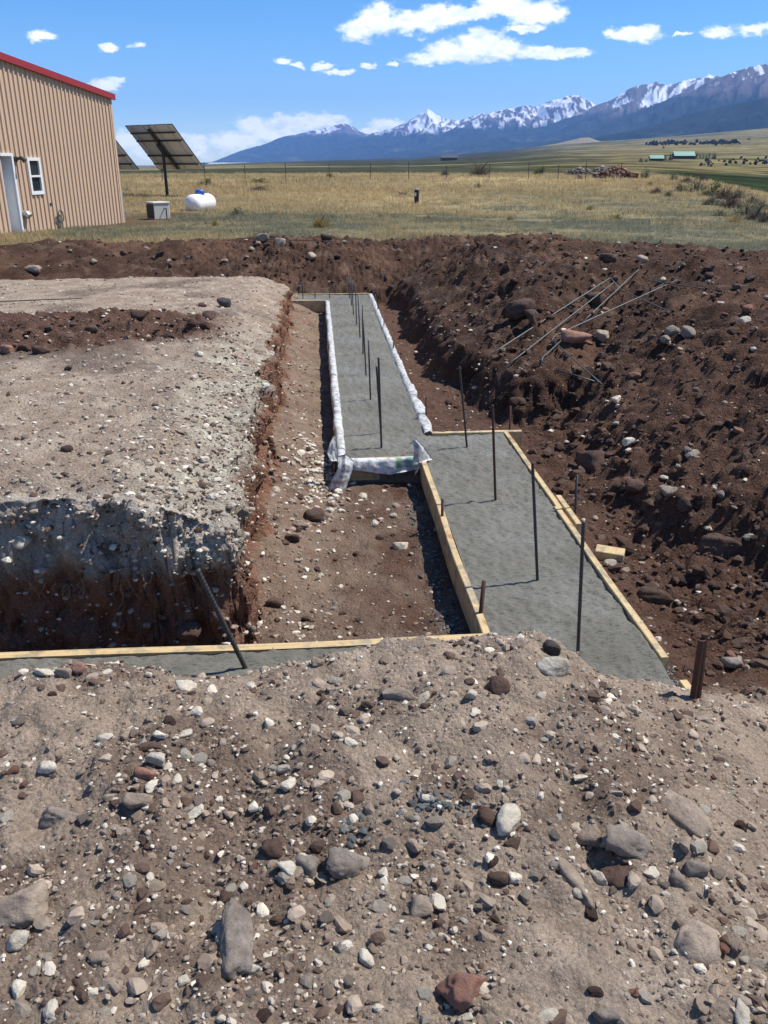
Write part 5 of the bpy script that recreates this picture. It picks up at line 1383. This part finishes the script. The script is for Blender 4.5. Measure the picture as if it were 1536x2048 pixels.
# ------------------------------------------------------------------ far ranch, barn, trees
def far_house(label, x0, x1, yb, yr, roofc, wallc, name='ranch_house', cat='house'):
    p = hit((x0 + x1) / 2, yb); d = float(p[1] * CT - p[2] * ST); m = d / F_PX; W = (x1 - x0) * m; Ht = (yb - yr) * m; gz = float(zat(p[0], p[1])); D = W * 0.45
    t = thing(name, label, cat, (p[0], p[1], gz))
    MB().box((-W / 2 + .3, -D / 2, -2), (W / 2 - .3, D / 2, Ht * 0.45)).build('wall', wallc, t)
    for k in range(3): MB().box((-W * .35 + k * W * .28, -D / 2 - .06, Ht * .12), (-W * .35 + k * W * .28 + W * .1, -D / 2 - .01, Ht * .36)).build('window', PT['glass'], t)
    e = 0.6; V = [(x, y, z) for x in (-W / 2 - e, W / 2 + e) for (y, z) in ((-D / 2 - e, Ht * .42), (0, Ht), (D / 2 + e, Ht * .42), (0, Ht - .3))]
    MB().add(V, [(0, 1, 5, 4), (1, 2, 6, 5), (0, 4, 7, 3), (3, 7, 6, 2), (0, 3, 2, 1), (4, 5, 6, 7)]).build('roof', roofc, t)


PT['green_roof'] = simple('green_metal_roof', (0.14, 0.33, 0.25), 0.5, 0, 0.08)
PT['wood_wall'] = simple('dark_red_wall', (0.06, 0.035, 0.03), 0.8)
PT['barn'] = simple('dark_barn', (0.035, 0.036, 0.04), 0.7); PT['barn_roof'] = simple('dark_barn_roof', (0.075, 0.08, 0.09), 0.6)
far_house('smaller far ranch building with a green roof, left one', 1299, 1325, 322, 311, PT['green_roof'], PT['wood_wall'])
far_house('larger far ranch building with a long green roof', 1346, 1386, 318, 304, PT['green_roof'], PT['wood_wall'])
far_house('dark low barn standing far out on the plain', 881, 914, 321, 309, PT['barn_roof'], PT['barn'], 'barn', 'barn')
TR = [(1281, 324, 8, 9, 'dark', 'dark tree at the left end of the ranch'), (1292, 323, 7, 6, 'dark', 'low dark tree left of the small ranch building'), (1329, 321, 9, 12, 'dark', 'dark tree right of the small ranch building'), (1341, 320, 10, 13, 'dark', 'dark tree between the two ranch buildings'),
      (1389, 318, 10, 14, 'dark', 'dark tree at the right end of the long green roof'), (1427, 318, 10, 15, 'dark', 'dark tree standing right of the pale poplars'), (1327, 297, 5, 6, 'dark', 'lone dark tree on the pale slope above the ranch'), (1160, 283, 6, 5, 'dark', 'dark tree on the tan knoll'), (835, 313, 4, 5, 'dark', 'tiny dark tree left of the barn'),
      (1382, 281, 4, 4, 'dark', 'tiny tree on the slope below the foothill'), (1509, 272, 5, 5, 'dark', 'tiny tree high on the right slope'), (1498, 280, 7, 5, 'dark', 'low tree on the right slope')]
for i, (x, y, w, h, k, lab) in enumerate(TR): plant(x, y, w, h, k, lab, 'far dark trees', 80 + i, 'far_tree', 'tree')
for i, x in enumerate((1394, 1400, 1406, 1412, 1418)): plant(x, 317, 6, 13 - (i % 2) * 3, 'poplar', f'pale green poplar by the ranch, {("leftmost", "second", "middle", "fourth", "rightmost")[i]} of five', 'pale poplars at the ranch', 90 + i, 'poplar_tree', 'tree')


def far_wood():
    r_ = np.random.default_rng(3); d, f = ico(1); V, Fc, Cs = [], [], []; k = 0
    for i in range(190):
        x = r_.uniform(1290, 1480); y = 290 - (x - 1290) * 0.02 + r_.normal() * 1.3 if i < 120 else 0
        if i >= 120: x = r_.uniform(1400, 1640); y = 328 - (x - 1400) * 0.03 + r_.normal() * 5
        p = hit(x, y); m = float(p[1] * CT - p[2] * ST) / F_PX; s = r_.uniform(1.6, 3.6) * m
        q = d * np.array([s, s, s * 1.25]) * (1 + 0.3 * r_.normal(size=(len(d), 1))); V.append(q + p + np.array([0, 0, s * 0.7])); Fc.append(f + k); k += len(d); Cs.append(np.tile(np.array((0.03, 0.036, 0.024) if i < 120 else (0.085, 0.075, 0.05)) * r_.uniform(0.6, 1.5), (len(d), 1)))
    o = ob('far_wood', mesh_np('far_wood', np.concatenate(V), np.concatenate(Fc), M['leaf'], np.concatenate(Cs))); tag(o, 'dark scrub and wood strung along the far slope', kind='stuff')


far_wood()
ridge('tan_knoll', 'bare tan knoll below the forested foothill', [(1085, 292), (1115, 287), (1140, 281), (1160, 276), (1178, 275), (1195, 281), (1225, 288)], 6400, 900, 3.0, None, 2.0, wood=(0.26, 0.22, 0.13), toe=55, jag=0.1, p=1.0)

grit('clods', 'dark earth clods littering the spoil banks', np.clip(hw + bw + ZN['patch'], 0, 1) * NM * (0.6 + 1.2 * np.clip(nB, 0, 1)), 2600, [BR, (0.07, 0.043, 0.032), (0.085, 0.055, 0.042), RD], [.3, .4, .2, .1], 0.013, 0.05, 8, 2.2, sub=2)
grit('gravel', 'coarser broken stones strewn over the foreground mound', ZN['mound'] * (0.9 + 1.2 * np.clip(nA + nB, -1, 1)).clip(0.1, 3) * (A > 0.6), 2100, [(0.50, 0.44, 0.35), TN, GY, BR, (0.23, 0.175, 0.13)], [.17, .32, .11, .18, .22], 0.0065, 0.022, 11, 2.1, sub=2)
